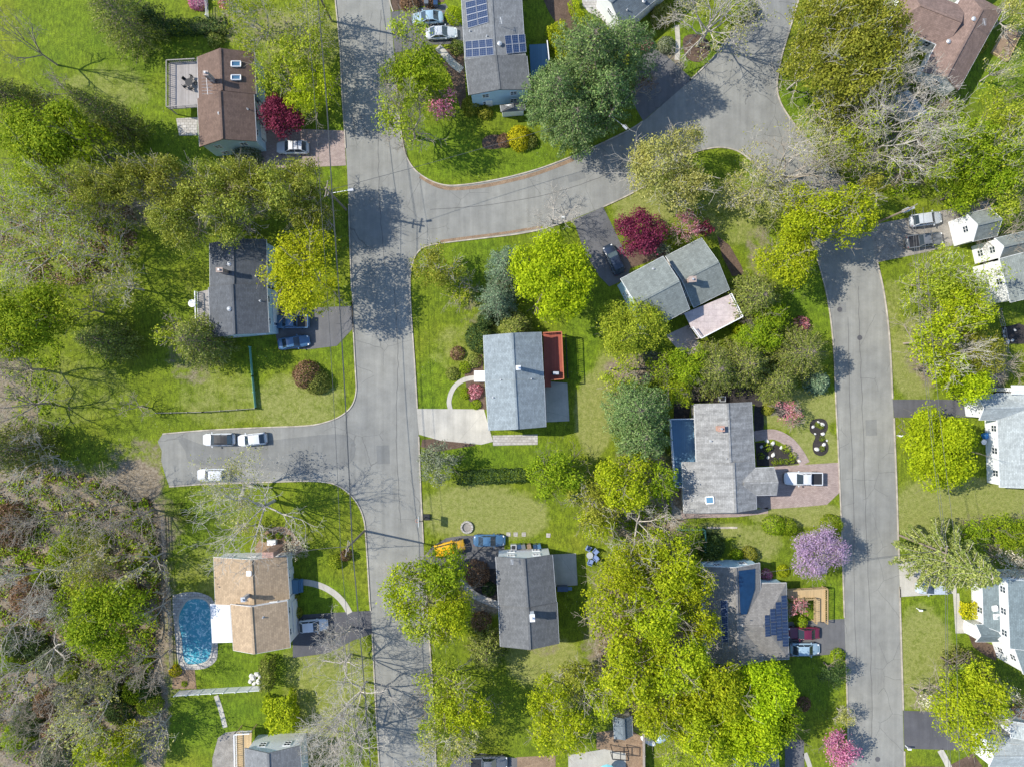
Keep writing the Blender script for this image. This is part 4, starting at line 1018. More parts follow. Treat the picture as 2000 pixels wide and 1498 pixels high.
SPEC = {  # leaf key, leaf size, density, gap, lobes, bark, levels, kind
 'chart': ('chart', .22, 17, .04, 30, 'bark', 2), 'yellow': ('yellow', .21, 11.5, .18, 28, 'bark_grey', 3), 'green': ('green', .21, 13, .12, 26, 'bark', 3),
 'fuzz': ('fuzz', .17, 13, .12, 30, 'bark_grey', 3), 'fresh': ('fresh', .2, 8, .3, 26, 'bark_grey', 3), 'olive': ('olive', .2, 9, .2, 30, 'bark_pale', 3), 'lace': ('golden', .2, 9.5, .25, 28, 'bark_grey', 3), 'beige': ('beige', .17, 12, .2, 30, 'bark_pale', 3),
 'red': ('red', .2, 17, 0, 30, 'bark', 2), 'pink': ('pink', .17, 12, .15, 22, 'bark_grey', 3), 'hotpink': ('hotpink', .18, 17, .02, 24, 'bark', 2), 'purple': ('purple', .15, 15, .08, 26, 'bark_grey', 3),
 'white': ('white', .16, 10, .2, 18, 'bark_grey', 3), 'willow': ('fresh', .16, 17, .05, 30, 'bark', 2),
 'sage': ('sage', .19, 14, .05, 18, 'bark', 2), 'dark': ('dark', .2, 12, .08, 20, 'bark', 2), 'brown': ('brown', .17, 8, .25, 16, 'bark_grey', 3)}
cache = {}
def template(kind, Rc, var):
    key = (kind, Rc, var)
    if key in cache: return cache[key]
    rng = np.random.default_rng(abs(hash((kind, ))) % 1 + int(Rc*100)+var*7919+sum(map(ord, kind))*31)
    Ht = Rc*2.0 if kind not in ('pine', 'spruce', 'cedar', 'blue') else Rc*2.6
    if kind in ('bare', 'bud', 'thin', 'budg'):
        lv = 4 if Rc > 3 else 3
        segs, tips = grow(rng, Rc, Ht, lv, .26, 6 if Rc > 3 else 5, up=.4)
        trunk = tube_mesh('trunk', segs, M['bark_pale' if kind != 'thin' else 'bark_grey'], 4)
        crown = None
        if kind in ('bud', 'budg'):
            tp = np.array([t for t, l in tips if l >= 3]); tp = tp[rng.random(len(tp)) < .8]
            rp = 4 if kind == 'budg' else 3
            C = np.repeat(tp, rp, 0)+rng.normal(size=(len(tp)*rp, 3))*.26
            crown = leaf_mesh('crown', C, rng.normal(size=C.shape)+np.array([0, 0, .8]), rng.uniform(.08, .17, len(C)), L['fresh' if kind == 'budg' else 'beige'], rng)
    elif kind in ('spruce', 'pine', 'cedar', 'blue'):
        segs = [(0, 0, -.2, 0, 0, Ht*.5, .03*Ht*.5+.05, .02*Ht*.5), (0, 0, Ht*.5, 0, 0, Ht*.98, .02*Ht*.5, .02)]
        Cs, Ns, Ss = [], [], []; base = {'spruce': .22, 'pine': .25, 'cedar': .06, 'blue': .05}[kind]
        nw = {'spruce': 17, 'pine': 12, 'cedar': 16, 'blue': 15}[kind]
        for w_ in range(nw):
            f = w_/(nw-1); z = Ht*(base+(1-base)*f*.97); prof = {'spruce': (1-f)**.75, 'pine': (1-f**2.2)*.92+.1, 'cedar': (1-f**1.8)*.9+.1, 'blue': (1-f)**.7}[kind]
            nb = int({'spruce': 9, 'pine': 9, 'cedar': 11, 'blue': 11}[kind]*(.6+.4*prof)+1)
            for b_ in range(nb):
                t = 2*math.pi*(b_+rng.uniform(-.3, .3))/nb+w_*1.7; ln = Rc*prof*rng.uniform(.72, 1.1)+.25; dr = -.12 if kind == 'spruce' else .12
                if kind == 'pine': dr = .28
                d = np.array([math.cos(t), math.sin(t), dr]); e_ = np.array([0, 0, z])+d*ln
                segs.append((0, 0, z, *e_, .05, .02))
                step = .26; n = max(2, int(ln/step)); side = np.array([-math.sin(t), math.cos(t), 0])
                for i in range(n):
                    u = (i+1)/n
                    if u < (.35 if kind in ('spruce', 'pine') else .45): continue
                    wd = {'spruce': .42, 'pine': .75, 'cedar': .6, 'blue': .5}[kind]*(1.15-u*.55)*min(1.3, .5+Rc*.12)
                    k = {'spruce': 14, 'pine': 12, 'cedar': 9, 'blue': 11}[kind]
                    c = np.array([0, 0, z])+d*ln*u-np.array([0, 0, (.25*u*u*ln*.3 if kind == 'spruce' else 0)])
                    pts = c+side*rng.uniform(-wd, wd, (k, 1))+rng.normal(size=(k, 3))*np.array([.12, .12, .14 if kind == 'spruce' else .24])
                    Cs.append(pts); Ns.append(rng.normal(size=(k, 3))*.55+np.array([d[0]*.4, d[1]*.4, .7])); Ss.append(rng.uniform(.5, 1.2, k)*{'spruce': .19, 'pine': .16, 'cedar': .15, 'blue': .14}[kind])
        crown = leaf_mesh('crown', np.concatenate(Cs), np.concatenate(Ns), np.concatenate(Ss), L[{'spruce': 'sprucey', 'pine': 'pine', 'cedar': 'cedar', 'blue': 'blue'}[kind]], rng, .5)
        trunk = tube_mesh('trunk', segs, M['bark_pale' if kind == 'spruce' else 'bark'], 5)
    else:
        lk, ls, dens, gap, lobes, bark, lv = SPEC[kind]
        lobes = max(7, int(lobes*min(1, .3+Rc/7)))
        ls *= min(1, .62+Rc*.07)
        C, N, Sz = crown_lobes(rng, Rc, Ht, ls, dens*(1+.6/Rc), lobes, gap, full=kind in ('chart', 'red', 'hotpink', 'willow', 'purple', 'white', 'sage'))
        crown = leaf_mesh('crown', C, N, Sz, L[lk], rng)
        segs, _ = grow(rng, Rc*.93, Ht*.96, min(lv, 3), .26, 6, up=.4)
        trunk = tube_mesh('trunk', segs, M[bark], 4)
    cache[key] = (trunk, crown, Ht); return cache[key]
CL = [1.2, 1.8, 2.6, 3.6, 4.8, 6.2]
def T(kind, x, y, r, h, label, group=None, cat='tree', flat=None):
    """x, y, r: crown centre and radius as seen in the photo; h: height in metres"""
    zc = h*(.62 if kind not in ('spruce', 'pine', 'cedar', 'blue') else .5)
    c = W(x, y, zc); rw = r*(H-zc)/H/S
    Rc = min(CL, key=lambda k: abs(math.log(k/rw))); var = rnd.randint(0, 2 if kind in ('bare', 'yellow', 'bud', 'cedar') else 1)
    tr, cr, Ht = template(kind, Rc, var)
    nm = {'pine': 'pine_tree', 'spruce': 'spruce_tree', 'cedar': 'conifer', 'blue': 'blue_spruce', 'budg': 'budding_tree', 'bare': 'bare_tree', 'thin': 'bare_tree', 'bud': 'budding_tree', 'red': 'red_maple',
          'chart': 'maple_tree', 'pink': 'blossom_tree', 'hotpink': 'blossom_tree', 'purple': 'blossom_tree', 'white': 'blossom_tree'}.get(kind, 'leafy_tree')
    t = thing(nm, label, cat, (c.x, c.y, 0), rnd.uniform(0, 6.28), group)
    k = rw/Rc*(1.1 if kind in SPEC and Rc < 4 else 1.03); t.scale = (k, k, h/Ht)
    for nm2, me in (('trunk', tr), ('crown', cr)):
        if me is None: continue
        o = bpy.data.objects.new(nm2, me); col.objects.link(o); o.parent = t
    return t
scache = {}
def shrub(kind, x, y, r, label, hf=.8, group=None, sx=1, sy=1, rz=0, name='shrub', ls=.11, mat=None):
    rw = r/S; key = (kind, round(rw*2)/2, rnd.randint(0, 1), ls)
    if key not in scache:
        Rr = max(.5, key[1]); rng = np.random.default_rng(int(Rr*10)+sum(map(ord, kind)))
        area = 2*math.pi*Rr*Rr; n = int(area*110); d = unit(rng, n, -.05)
        bumps = unit(rng, 14, 0); bm_ = np.max(d @ bumps.T, axis=1)
        C = d*np.array([Rr, Rr, Rr*1.0])*(.5+.52*bm_[:, None]+rng.normal(size=(len(d), 1))*.06)
        scache[key] = (leaf_mesh('shrub', C, d+rng.normal(size=C.shape)*.5, rng.uniform(.6, 1.3, len(d))*ls, L[kind], rng), Rr)
    me, Rr = scache[key]; c = W(x, y, rw*hf*.5)
    o = bpy.data.objects.new(name, me); col.objects.link(o); o.location = (c.x, c.y, 0); k = rw/Rr
    o.scale = (k*sx, k*sy, k*hf*1.3); o.rotation_euler = (0, 0, R_(rz) if (sx != 1 or sy != 1) else rnd.uniform(0, 6))
    return tag(o, label, 'shrub' if name == 'shrub' else name.replace('_', ' '), group)
def hedge(kind, pts, w, h, label, ls=.12, dens=70, name='hedge', cat='hedge'):
    P = [W(*p, h*.7) for p in pts]; O = sum(P, Vector())/len(P); O.z = 0; rng = np.random.default_rng(len(pts)+abs(int(P[0].x*3)))
    Cs, Ns = [], []; wd = w/S
    for a_, b_ in zip(P, P[1:]):
        d = np.array((b_-a_)[:2]); l = np.linalg.norm(d); d /= l; s = np.array([-d[1], d[0]]); n = int(l*(wd+2*h)*dens); u = rng.uniform(-.2, l+.2, n); v = rng.uniform(-1, 1, n)*(wd/2+h)
        top = np.abs(v) < wd/2; off = np.where(top, v, np.sign(v)*wd/2); z = np.where(top, h, h-(np.abs(v)-wd/2))
        wob = 1+.13*np.sin(u*3.1+v)+.07*rng.normal(size=n)
        p = np.array([a_.x-O.x, a_.y-O.y])+np.outer(u, d)+np.outer(off*wob, s); Cs.append(np.column_stack([p, z*(.93+.09*np.sin(u*2.3)+.05*rng.normal(size=n))]))
        N = np.column_stack([np.outer(np.where(top, 0, np.sign(v)), s), np.where(top, 1, .2)]); Ns.append(N+rng.normal(size=(n, 3))*.5)
    C = np.concatenate(Cs); me = leaf_mesh(name, C, np.concatenate(Ns), rng.uniform(.6, 1.3, len(C))*ls, L[kind], rng)
    o = bpy.data.objects.new(name, me); col.objects.link(o); o.location = O; return tag(o, label, cat)
# ------------------------------------------------------------ trees
WG = 'bare woodland trees at the lower left'
# north-west yard
T('thin', 30, 70, 42, 14, 'tall thin bare tree leaning out over the grass in the top left corner')
T('cedar', 232, 28, 62, 13, 'dark conifer on the lawn at the top, left of the shaded hedge')
T('dark', 300, 40, 30, 7, 'low dark tree right of the top lawn conifer')
T('thin', 112, 172, 38, 6, 'small grey leafless thicket tree above the big green maple on the left')
T('cedar', 25, 195, 45, 13, 'dark grey-green conifer at the left edge above the green maple')
T('green', 95, 262, 92, 13, 'broad bright green maple near the left edge beside a black shadow')
T('cedar', 208, 225, 34, 16, 'slim dark conifer right of the broad green maple')
T('green', 178, 285, 40, 12, 'dark green tree filling in right of the broad green maple')
T('fresh', 70, 370, 60, 10, 'pale budding tree below the broad green maple')
T('budg', 120, 350, 60, 12, 'open twiggy tree just below the broad green maple')
for i, (x, y, r, h, lb) in enumerate([(195,375,48,13,'leftmost olive conifer of the row above the charcoal-roofed house'),(262,362,52,14,'second olive conifer from the left in the row across the upper left'),
    (330,352,54,14,'olive conifer in the row directly below the stone patio'),(352,430,60,15,'large olive conifer left of the charcoal roof'),(410,372,56,14,'olive conifer in the middle of the row, below the brown-roofed house'),
    (448,425,58,15,'large olive conifer touching the top of the charcoal roof'),(482,362,52,13,'olive conifer below the spiky grey bush'),(540,372,56,13,'olive conifer right of centre in the row'),
    (598,350,44,12,'small olive conifer near the end of the row by the street'),(585,405,44,11,'shaded conifer above the yellow-green street tree'),(632,425,30,9,'last conifer of the row, beside the street lamp pole')]):
    T('fuzz', x, y, r, h, lb.replace('conifer', 'fuzzy tree'), 'olive trees in a row above the charcoal roof')
T('budg', 40, 405, 80, 12, 'grey budding tree at the left edge, upper of the bare group')
T('budg', 110, 400, 70, 14, 'dark-limbed budding tree left of the conifer row')
T('budg', 70, 480, 85, 13, 'wide budding tree at the left edge, middle of the bare group')
T('budg', 190, 495, 66, 11, 'large budding grey tree in the middle of the left lawn')
T('bud', 235, 555, 42, 10, 'budding grey tree casting radial shadows toward the charcoal roof')
T('green', 55, 620, 92, 14, 'wide bright green tree at the left edge level with the charcoal roof')
T('fresh', 140, 600, 50, 12, 'light green open tree right of the wide green tree')
T('cedar', 205, 665, 38, 12, 'dark conifer whose shadow falls across the left lawn')
T('cedar', 390, 665, 54, 11, 'grey-green conifer below the small tan deck')
T('fresh', 350, 655, 40, 8, 'small light tree left of the grey-green conifer')
T('thin', 15, 720, 55, 12, 'bare sapling at the left edge above the open lawn')
T('thin', 25, 790, 70, 12, 'bare sapling at the left edge beside the open lawn')
T('thin', 258, 795, 26, 5, 'tiny dark leafless tree in the open lawn left of the rail fence')
T('cedar', 20, 880, 55, 13, 'dark conifer at the left edge above the woodland')
T('bare', 45, 900, 60, 12, 'bare pale tree at the left edge where woodland begins')
shrub('brown', 598, 732, 27, 'large round brown-green shrub in the lawn above the dead end', .9)
shrub('cedar', 618, 745, 25, 'dark green half of the double round shrub above the dead end', .8)
# woodland
for x, y, r, h in [(40,1130,62,12),(15,1215,60,12),(65,1290,62,12),(130,1340,52,11),(175,1395,52,11),(55,1470,60,12),(10,1370,50,12),(275,1100,42,10),(290,1300,46,9),(185,1000,62,11),(85,1010,66,12),(255,1010,50,10),(110,1190,46,11),(210,1450,40,9),(170,1085,46,10),(300,1430,38,8),(295,1195,36,8)]:
    row = 'along the top of the brown woodland' if y < 1060 else 'above the large green woodland tree' if y < 1150 else 'level with the large green woodland tree' if y < 1260 else 'just below the large green woodland tree' if y < 1350 else 'low in the brown woodland'
    cl = 'at the left edge' if x < 60 else 'left of centre' if x < 140 else 'in the middle' if x < 230 else 'beside the lawns'
    T(rnd.choice(['bare', 'thin', 'thin', 'bud']), x, y, r, h, ('tall ' if h > 11.5 else 'low ' if h < 9.5 else 'mid-height ')+'leafless grey tree '+row+', '+cl, WG)
T('green', 215, 1215, 88, 13, 'large mid-green tree standing out of the brown woodland')
T('fresh', 180, 1130, 45, 9, 'light green tree above the large green woodland tree')
T('green', 145, 1185, 38, 9, 'small green tree on the left shoulder of the large woodland tree')
T('yellow', 205, 1475, 52, 8, 'yellow-green tree at the bottom edge of the woodland')
T('yellow', 258, 1440, 34, 7, 'small yellow-green tree near the woodland edge at the bottom')
WS = 'woodland understorey shrubs'
for i, (k, x, y, r) in enumerate([('green',145,1050,30),('green',120,1085,26),('dark',35,1255,30),('dark',70,1265,26),('dark',60,1405,34),('green',35,1440,30),('dark',235,1385,30),('green',265,1350,26),('brown',60,1165,40),
    ('brown',85,1185,30),('brown',15,1025,42),('brown',95,1375,30),('brown',105,1420,26),('sage',100,1290,30),('sage',130,1360,28),('green',190,1060,26),('yellow',240,1475,26),('sage',110,1480,34),('dark',215,1350,24),
    ('green',85,1130,26),('fresh',130,1310,24),('green',15,1290,24),('sage',175,1330,24),('dark',285,1350,24),('fresh',290,1375,24)]):
    nm = {'green': 'bright green', 'dark': 'dark green', 'brown': 'reddish brown', 'sage': 'grey-green', 'yellow': 'yellow-green', 'fresh': 'light green'}[k]
    row = 'above' if y < 1150 else 'beside' if y < 1300 else 'below' if y < 1400 else 'well below'
    cl = 'at the left edge' if x < 50 else 'left of centre' if x < 105 else 'in the middle' if x < 200 else 'near the lawns'
    shrub(k, x, y, r, nm+' woodland shrub '+row+' the large green tree, '+cl, .9, WS)
# street, upper left block
T('budg', 505, 38, 52, 10, 'grey bare tree above the brown-roofed house near the top edge')
T('budg', 592, 45, 45, 9, 'greenish bare tree by the top edge next to the street wires')
T('fresh', 590, 100, 55, 10, 'bright light green tree upper right of the brown roof')
T('yellow', 605, 175, 48, 9, 'yellow-green tree right of the red-purple maple')
T('fresh', 545, 150, 45, 9, 'light green tree between brown roof and street tree')
T('red', 551, 222, 42, 6, 'red-purple maple right of the brown-roofed house')
shrub('sage', 482, 308, 27, 'spiky silvery bush at the corner of the brown-roofed house', 1.1)
shrub('hotpink', 385, 2, 18, 'pink blossom bush at the top edge beside the pinkish patio', .8)
shrub('pink', 440, 5, 14, 'small pink shrub at the top edge right of the fence posts', .8)
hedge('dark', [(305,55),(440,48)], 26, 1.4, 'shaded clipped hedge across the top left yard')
shrub('cedar', 420, 78, 16, 'small bush below the shaded hedge')
T('lace', 603, 540, 88, 13, 'large yellow-green street tree over the driveway of the charcoal-roofed house')
# top centre block
T('fresh', 806, 62, 40, 9, 'light green tree above the two cars driveway corner')
T('green', 820, 140, 56, 9, 'dense green tree between the street and the concrete path')
T('green', 770, 150, 30, 7, 'smaller green tree right at the street kerb near the top')
T('fresh', 795, 228, 55, 13, 'thin yellow-green tree leaning over the street corner lawn')
T('thin', 795, 225, 48, 13, 'bare-limbed tree mixed with the thin corner lawn tree')
T('hotpink', 862, 205, 29, 5.5, 'pink cherry on the lawn left of the porch')
shrub('yellow', 885, 30, 17, 'yellow-green bush between the sedans and the solar house', 1)
shrub('cedar', 893, 92, 15, 'dark round bush below the silver sedan', .9)
shrub('olive', 920, 208, 19, 'olive bush at the corner of the porch', .8)
shrub('olive', 948, 220, 15, 'smaller olive bush in front of the porch', .7)
shrub('gold', 1014, 270, 24, 'golden yellow bush beside the oval mulch bed', .8)
shrub('brown', 985, 275, 14, 'brown twiggy bush on the oval mulch bed', .6)
shrub('cedar', 1035, 278, 15, 'dark bush behind the golden bush', .7)
shrub('brown', 800, 5, 18, 'reddish bush in the bed above the two sedans', .7); shrub('brown', 840, 2, 14, 'smaller reddish bush in the bed above the two sedans', .7)
hedge('yellow', [(1083,52),(1098,78),(1112,110)], 34, 2.6, 'bright yellow-green hedge right of the solar house', .15)
hedge('yellow', [(1118,5),(1128,30),(1150,52),(1180,66)], 18, 1.0, 'curved bright hedge around the slate-roofed house terrace')
T('pine', 1085, 195, 62, 14, 'blue-green pine nearest the porch, left of the cluster')
T('pine', 1150, 120, 76, 17, 'largest blue-green pine in the middle of the cluster')
T('pine', 1215, 110, 62, 16, 'blue-green pine at the right of the cluster by the driveway')
T('pine', 1120, 245, 60, 12, 'blue-green pine lowest in the cluster, near the side street')
T('pine', 1180, 190, 55, 14, 'blue-green pine in the cluster behind the lamp pole')
T('brown', 1250, 165, 32, 6, 'brownish bare tree between the pines and the asphalt driveway')
shrub('red', 1190, 205, 15, 'dark red bush at the foot of the pines', .8)
shrub('pink', 1262, 85, 15, 'pale pink shrub at the top of the asphalt driveway', .7)
shrub('sage', 1302, 88, 17, 'round sage bush beside the short concrete path', .8)
shrub('beige', 1295, 30, 22, 'pale budding bush right of the slate roof', .9)
T('bud', 1405, 18, 78, 14, 'large budding tree on the round mulch bed at the top edge')
T('bare', 1395, 30, 70, 14, 'bare tree behind the mulch bed tree, shadow spread on the road')
shrub('fresh', 1440, 18, 26, 'light green bush on the kerb near the top edge', .9)
shrub('sage', 1460, 20, 20, 'shaded round bush at the kerb near the top edge', 1)
# north-east
for x, y, r, h, k, lb in [(1590,55,62,13,'olive','olive-yellow tree at the top overhanging the road'),(1580,130,60,12,'olive','olive-yellow tree overhanging the road, lower one'),(1660,45,70,14,'olive','olive-yellow tree at the top middle of the big north-east clump'),
    (1650,130,75,14,'olive','olive-yellow tree in the centre of the big north-east clump'),(1725,55,52,14,'olive','olive tree touching the big brown roof'),(1708,140,58,13,'olive','olive tree left of the brown roof wing'),
    (1680,200,62,11,'cedar','dark olive conifer at the shaded foot of the north-east clump'),(1620,205,42,10,'olive','small olive tree at the lower edge of the north-east clump'),(1758,105,30,12,'olive','olive tree against the eave of the brown roof')]:
    T(k, x, y, r, h, lb)
T('bare', 1765, 150, 50, 13, 'bare tree with pale limbs overlapping the brown roof')
T('bare', 1762, 232, 84, 14, 'widest bare tree of the north-east, over the hidden garden building')
T('bare', 1740, 270, 85, 14, 'bare tree below the widest bare tree of the north-east')
T('budg', 1820, 290, 62, 12, 'budding bare tree right of the north-east bare group')
T('budg', 1660, 260, 62, 10, 'budding tree at the road bend below the olive clump')
T('fresh', 1640, 290, 50, 9, 'pale green tree at the road bend kerb')
T('bud', 1545, 320, 88, 13, 'pale budding tree spreading over the road junction')
T('thin', 1560, 330, 72, 12, 'dark-limbed bare tree over the road junction')
T('bud', 1478, 365, 50, 9, 'grey twiggy tree left of the road junction')
T('beige', 1290, 330, 72, 11, 'large cream-green budding tree on the side street corner')
T('beige', 1338, 275, 32, 10, 'small cream-green crown sticking up over the side street')
T('beige', 1330, 370, 55, 9, 'cream-green budding tree above the pink shrub')
T('yellow', 1580, 425, 66, 12, 'bright yellow-green tree above the right-hand road, left part')
T('yellow', 1650, 425, 55, 12, 'bright yellow-green tree hanging over the start of the right-hand road')
T('yellow', 1540, 505, 62, 10, 'bright yellow-green tree beside the kerb of the right-hand road')
T('olive', 1692, 378, 32, 11, 'orange-tinged yellow tree by the leaning pole')
T('red', 1249, 460, 48, 6.5, 'big dark red maple above the angled house')
T('red', 1377, 449, 17, 3.5, 'small dark red maple right of the pink shrub')
T('pink', 1338, 442, 30, 6, 'pale pink blossom tree between the two red maples')
T('sage', 1296, 487, 16, 4, 'little grey shrub tree against the angled house wall')
T('green', 1900, 300, 68, 10, 'open bright tree below the brown roof lawn'); T('fresh', 1960, 215, 52, 9, 'light green tree at the right edge near the timber garden')
T('green', 1955, 330, 58, 9, 'bright green tree at the right edge above the garage'); T('green', 1875, 375, 45, 7, 'bright green shrubby tree above the silver SUV')
T('budg', 1985, 290, 55, 12, 'pale-limbed tree at the right edge'); T('fresh', 1950, 400, 45, 8, 'light tree right of the small white garage'); T('beige', 1985, 22, 34, 9, 'cream budding tree right of the brown roof')
T('bud', 1960, 130, 1+30, 8, 'small budding tree by the timber garden')
T('thin', 1975, 455, 45, 8, 'bare brown tree behind the tall white house')
# centre
T('chart', 1071, 545, 87, 12, 'huge round chartreuse maple in the centre, brightest crown of all')
T('blue', 974, 585, 44, 7, 'silvery blue spruce left of the chartreuse maple, lower one')
T('blue', 990, 520, 46, 8, 'silvery blue spruce tucked behind the chartreuse maple, upper one')
T('olive', 852, 520, 46, 7, 'small olive tree on the street corner lawn')
T('fresh', 895, 560, 36, 3, 'low light green tree right of the olive corner tree')
T('bare', 1082, 425, 42, 6, 'small white-twigged bare tree at the side street kerb')
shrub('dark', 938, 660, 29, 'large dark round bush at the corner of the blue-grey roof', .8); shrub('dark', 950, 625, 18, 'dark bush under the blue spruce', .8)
shrub('brown', 893, 690, 14, 'dark reddish bush left of the house corner', .7); shrub('green', 908, 718, 12, 'small green bush by the curved path', .7)
shrub('cedar', 884, 730, 13, 'round clipped bush at the bend of the curved path', .6, None); shrub('cedar', 926, 705, 14, 'dark bush against the blue-grey house wall', .7)
shrub('pink', 928, 765, 15, 'pink-brown flowering bush inside the path loop', .8); shrub('green', 910, 768, 11, 'green bush inside the path loop', .7); shrub('green', 930, 790, 10, 'small bush at the lower end of the path loop', .6)
T('cedar', 1010, 640, 26, 4, 'dark conifer bush behind the blue-grey roof')
T('willow', 1236, 648, 72, 9, 'feathery light green tree against the angled house')
T('cedar', 1477, 582, 52, 8, 'dense dark green yew right of the pink deck')
T('green', 1500, 622, 38, 6, 'brighter green tree below the dense yew')
shrub('yellow', 1442, 640, 13, 'ball-clipped bush at the corner of the pink deck', 1)
shrub('pink', 1567, 634, 16, 'pink shrub near the kerb of the right-hand road', .8)
for x, y, r, h, k, lb in [(1395,722,58,8,'cedar','olive conifer below the pink deck'),(1345,715,42,7,'green','green tree left of the olive conifer below the pink deck'),(1455,712,52,8,'cedar','olive conifer in the middle above the weathered roof'),
   (1520,745,42,7,'cedar','dark conifer above the pink front shrub'),(1565,690,60,9,'cedar','olive conifer near the right-hand road'),(1480,660,42,6,'green','green tree between yew and conifers'),(1330,760,34,5,'green','low green tree at the top left corner of the shaded deck'),
   (1295,715,30,5,'green','green bush tree between the feathery tree and the conifers')]: T(k, x, y, r, h, lb)
T('blue', 1600, 747, 19, 3, 'little blue spruce at the kerb')
T('pine', 1240, 800, 62, 10, 'grey-green tree between the middle gardens, upper'); T('pine', 1250, 850, 52, 10, 'grey-green tree between the middle gardens, lower')
T('fresh', 1215, 745, 40, 6, 'light tree at the top of the middle hedge line')
T('yellow', 1215, 945, 66, 10, 'yellow-green tree left of the weathered grey house'); T('olive', 1160, 985, 50, 8, 'olive tree below the brown lawn strip')
T('green', 1282, 940, 40, 8, 'green tree against the shaded deck'); T('yellow', 1165, 1015, 38, 7, 'yellow tree above the blue garden chairs')
T('bare', 1255, 1030, 66, 11, 'grey bare tree between the gardens, radial twigs'); T('green', 1340, 1045, 30, 5, 'dark green garden tree below the weathered house')
T('green', 1083, 925, 52, 8, 'green tree at the end of the dark hedge')
T('sage', 860, 902, 43, 6, 'silver-green round tree by the concrete driveway')
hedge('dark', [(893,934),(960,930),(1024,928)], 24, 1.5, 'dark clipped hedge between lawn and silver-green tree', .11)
# centre bottom
T('yellow', 800, 1150, 52, 11, 'light green street tree overhanging the road, left lobe'); T('green', 865, 1120, 56, 11, 'light green tree below the yellow off-roader')
T('yellow', 875, 1200, 58, 11, 'yellow-green tree left of the plain grey roof'); T('fresh', 825, 1205, 52, 11, 'light green tree over the road edge below the off-roader')
T('cedar', 950, 1272, 38, 5.5, 'rounded evergreen tree at the lower left corner of the plain grey roof')
shrub('brown', 930, 1120, 26, 'dark reddish bush in the front bed of the white-walled house', .6); shrub('brown', 940, 1215, 20, 'brown bush left of the plain grey roof', .7)
shrub('dark', 955, 1150, 14, 'dark bush against the white-walled house', .7)
for x, y, r, h, k, lb in [(865,1340,55,10,'fresh','yellow-green tree at the lower street edge, upper one'),(905,1385,52,10,'yellow','yellow-green tree with long shadow near the bottom lawn'),(850,1400,45,9,'fresh','light tree at the lower street edge, lower one'),
   (880,1440,52,9,'bud','pale twiggy tree above the work pickup'),(1075,1360,45,9,'yellow','yellow-green tree left of the garden shed'),(1130,1330,42,9,'olive','orange-olive tree right of the sandy lawn'),(1100,1430,55,9,'yellow','yellow-green tree at the bottom left of the patio'),
   (1225,1110,62,13,'yellow','yellow-green tree right of the blue chairs, top of the great grove'),(1310,1105,68,13,'yellow','yellow-green tree at the top right of the great grove'),(1195,1200,58,13,'yellow','yellow-green tree on the left side of the great grove'),
   (1275,1190,66,14,'yellow','yellow-green tree in the upper middle of the great grove'),(1368,1208,42,12,'yellow','yellow-green tree with pale limbs overlapping the solar panel roof'),(1345,1150,48,12,'yellow','yellow-green tree beside the taupe roof eave'),
   (1230,1300,76,14,'yellow','yellow-green tree at the left bulge of the great grove'),(1320,1290,72,14,'yellow','yellow-green tree in the centre of the great grove'),(1180,1360,44,10,'yellow','yellow-green tree above the garden shed'),
   (1395,1342,66,14,'yellow','yellow-green tree below the solar panel roof, left'),(1488,1352,64,13,'chart','bright tree below the solar panel roof, right'),(1290,1385,60,13,'yellow','yellow-green tree right of the garden shed'),
   (1370,1420,70,13,'yellow','yellow-green tree at the bottom middle of the great grove'),(1460,1420,72,13,'chart','bright tree at the bottom right of the great grove'),(1520,1400,45,11,'green','green tree at the right end of the great grove'),
   (1420,1490,58,11,'fresh','light green tree cut by the bottom edge'),(1340,1480,45,9,'fresh','light tree cut by the bottom edge above the kayak')]: T(k, x, y, r, h, lb)
# lower left street
T('bare', 490, 1000, 98, 15, 'huge bare tree between the dead end and the tan roof'); T('bud', 450, 960, 60, 12, 'bare budding tree over the parked white estate car')
hedge('cedar', [(326,995),(352,995)], 20, 1.2, 'clipped yellow-green hedge block near the woodland edge'); hedge('cedar', [(350,1012),(372,1012)], 14, .9, 'smaller clipped hedge block below the first one')
T('bud', 488, 1030, 22, 4, 'weeping grey shrub tree above the round garden bed')
T('white', 578, 1068, 24, 4, 'cream blossom tree at the corner of the tan roof')
shrub('fresh', 655, 1097, 14, 'bright green bush in front lawn beside the street', .9); shrub('brown', 675, 1084, 11, 'orange-brown bush beside the bright green lawn bush', 1.6)
for x in (515, 528, 545, 562): shrub('green', x, 1044-abs(x-540)*-.3, 7, 'small green bush on the rim of the round garden bed', .7, 'rim bushes of the round garden bed')
shrub('olive', 575, 1166, 9, 'small round bush by the front steps of the tan house', .8); shrub('olive', 580, 1197, 11, 'round bush by the garage of the tan house', .8)
hedge('cedar', [(519,1290),(519,1345)], 17, 3.4, 'tall clipped hedge end standing over its long dark shadow', .12)
hedge('yellow', [(540,1362),(553,1425)], 48, 3.2, 'bright yellow-green arborvitae block near the bottom', .17, 60)
shrub('gold', 341, 1310, 12, 'golden bush beside the pool steps', .8); shrub('green', 360, 1335, 6, 'small green plant in the garden corner by the white fence', .6)
T('bare', 668, 1250, 46, 9, 'pale bare tree over the dark driveway of the tan house'); T('bare', 660, 1318, 60, 12, 'bare tree below the dark driveway, beside the road')
T('bare', 690, 1380, 78, 13, 'wide bare tree at the roadside near the bottom'); T('bare', 655, 1425, 62, 12, 'bare tree right of the arborvitae block'); T('bare', 680, 1465, 75, 13, 'bare tree cut by the bottom edge beside the road')
T('bare', 640, 1490, 45, 11, 'bare tree cut by the bottom edge near the grey roof')
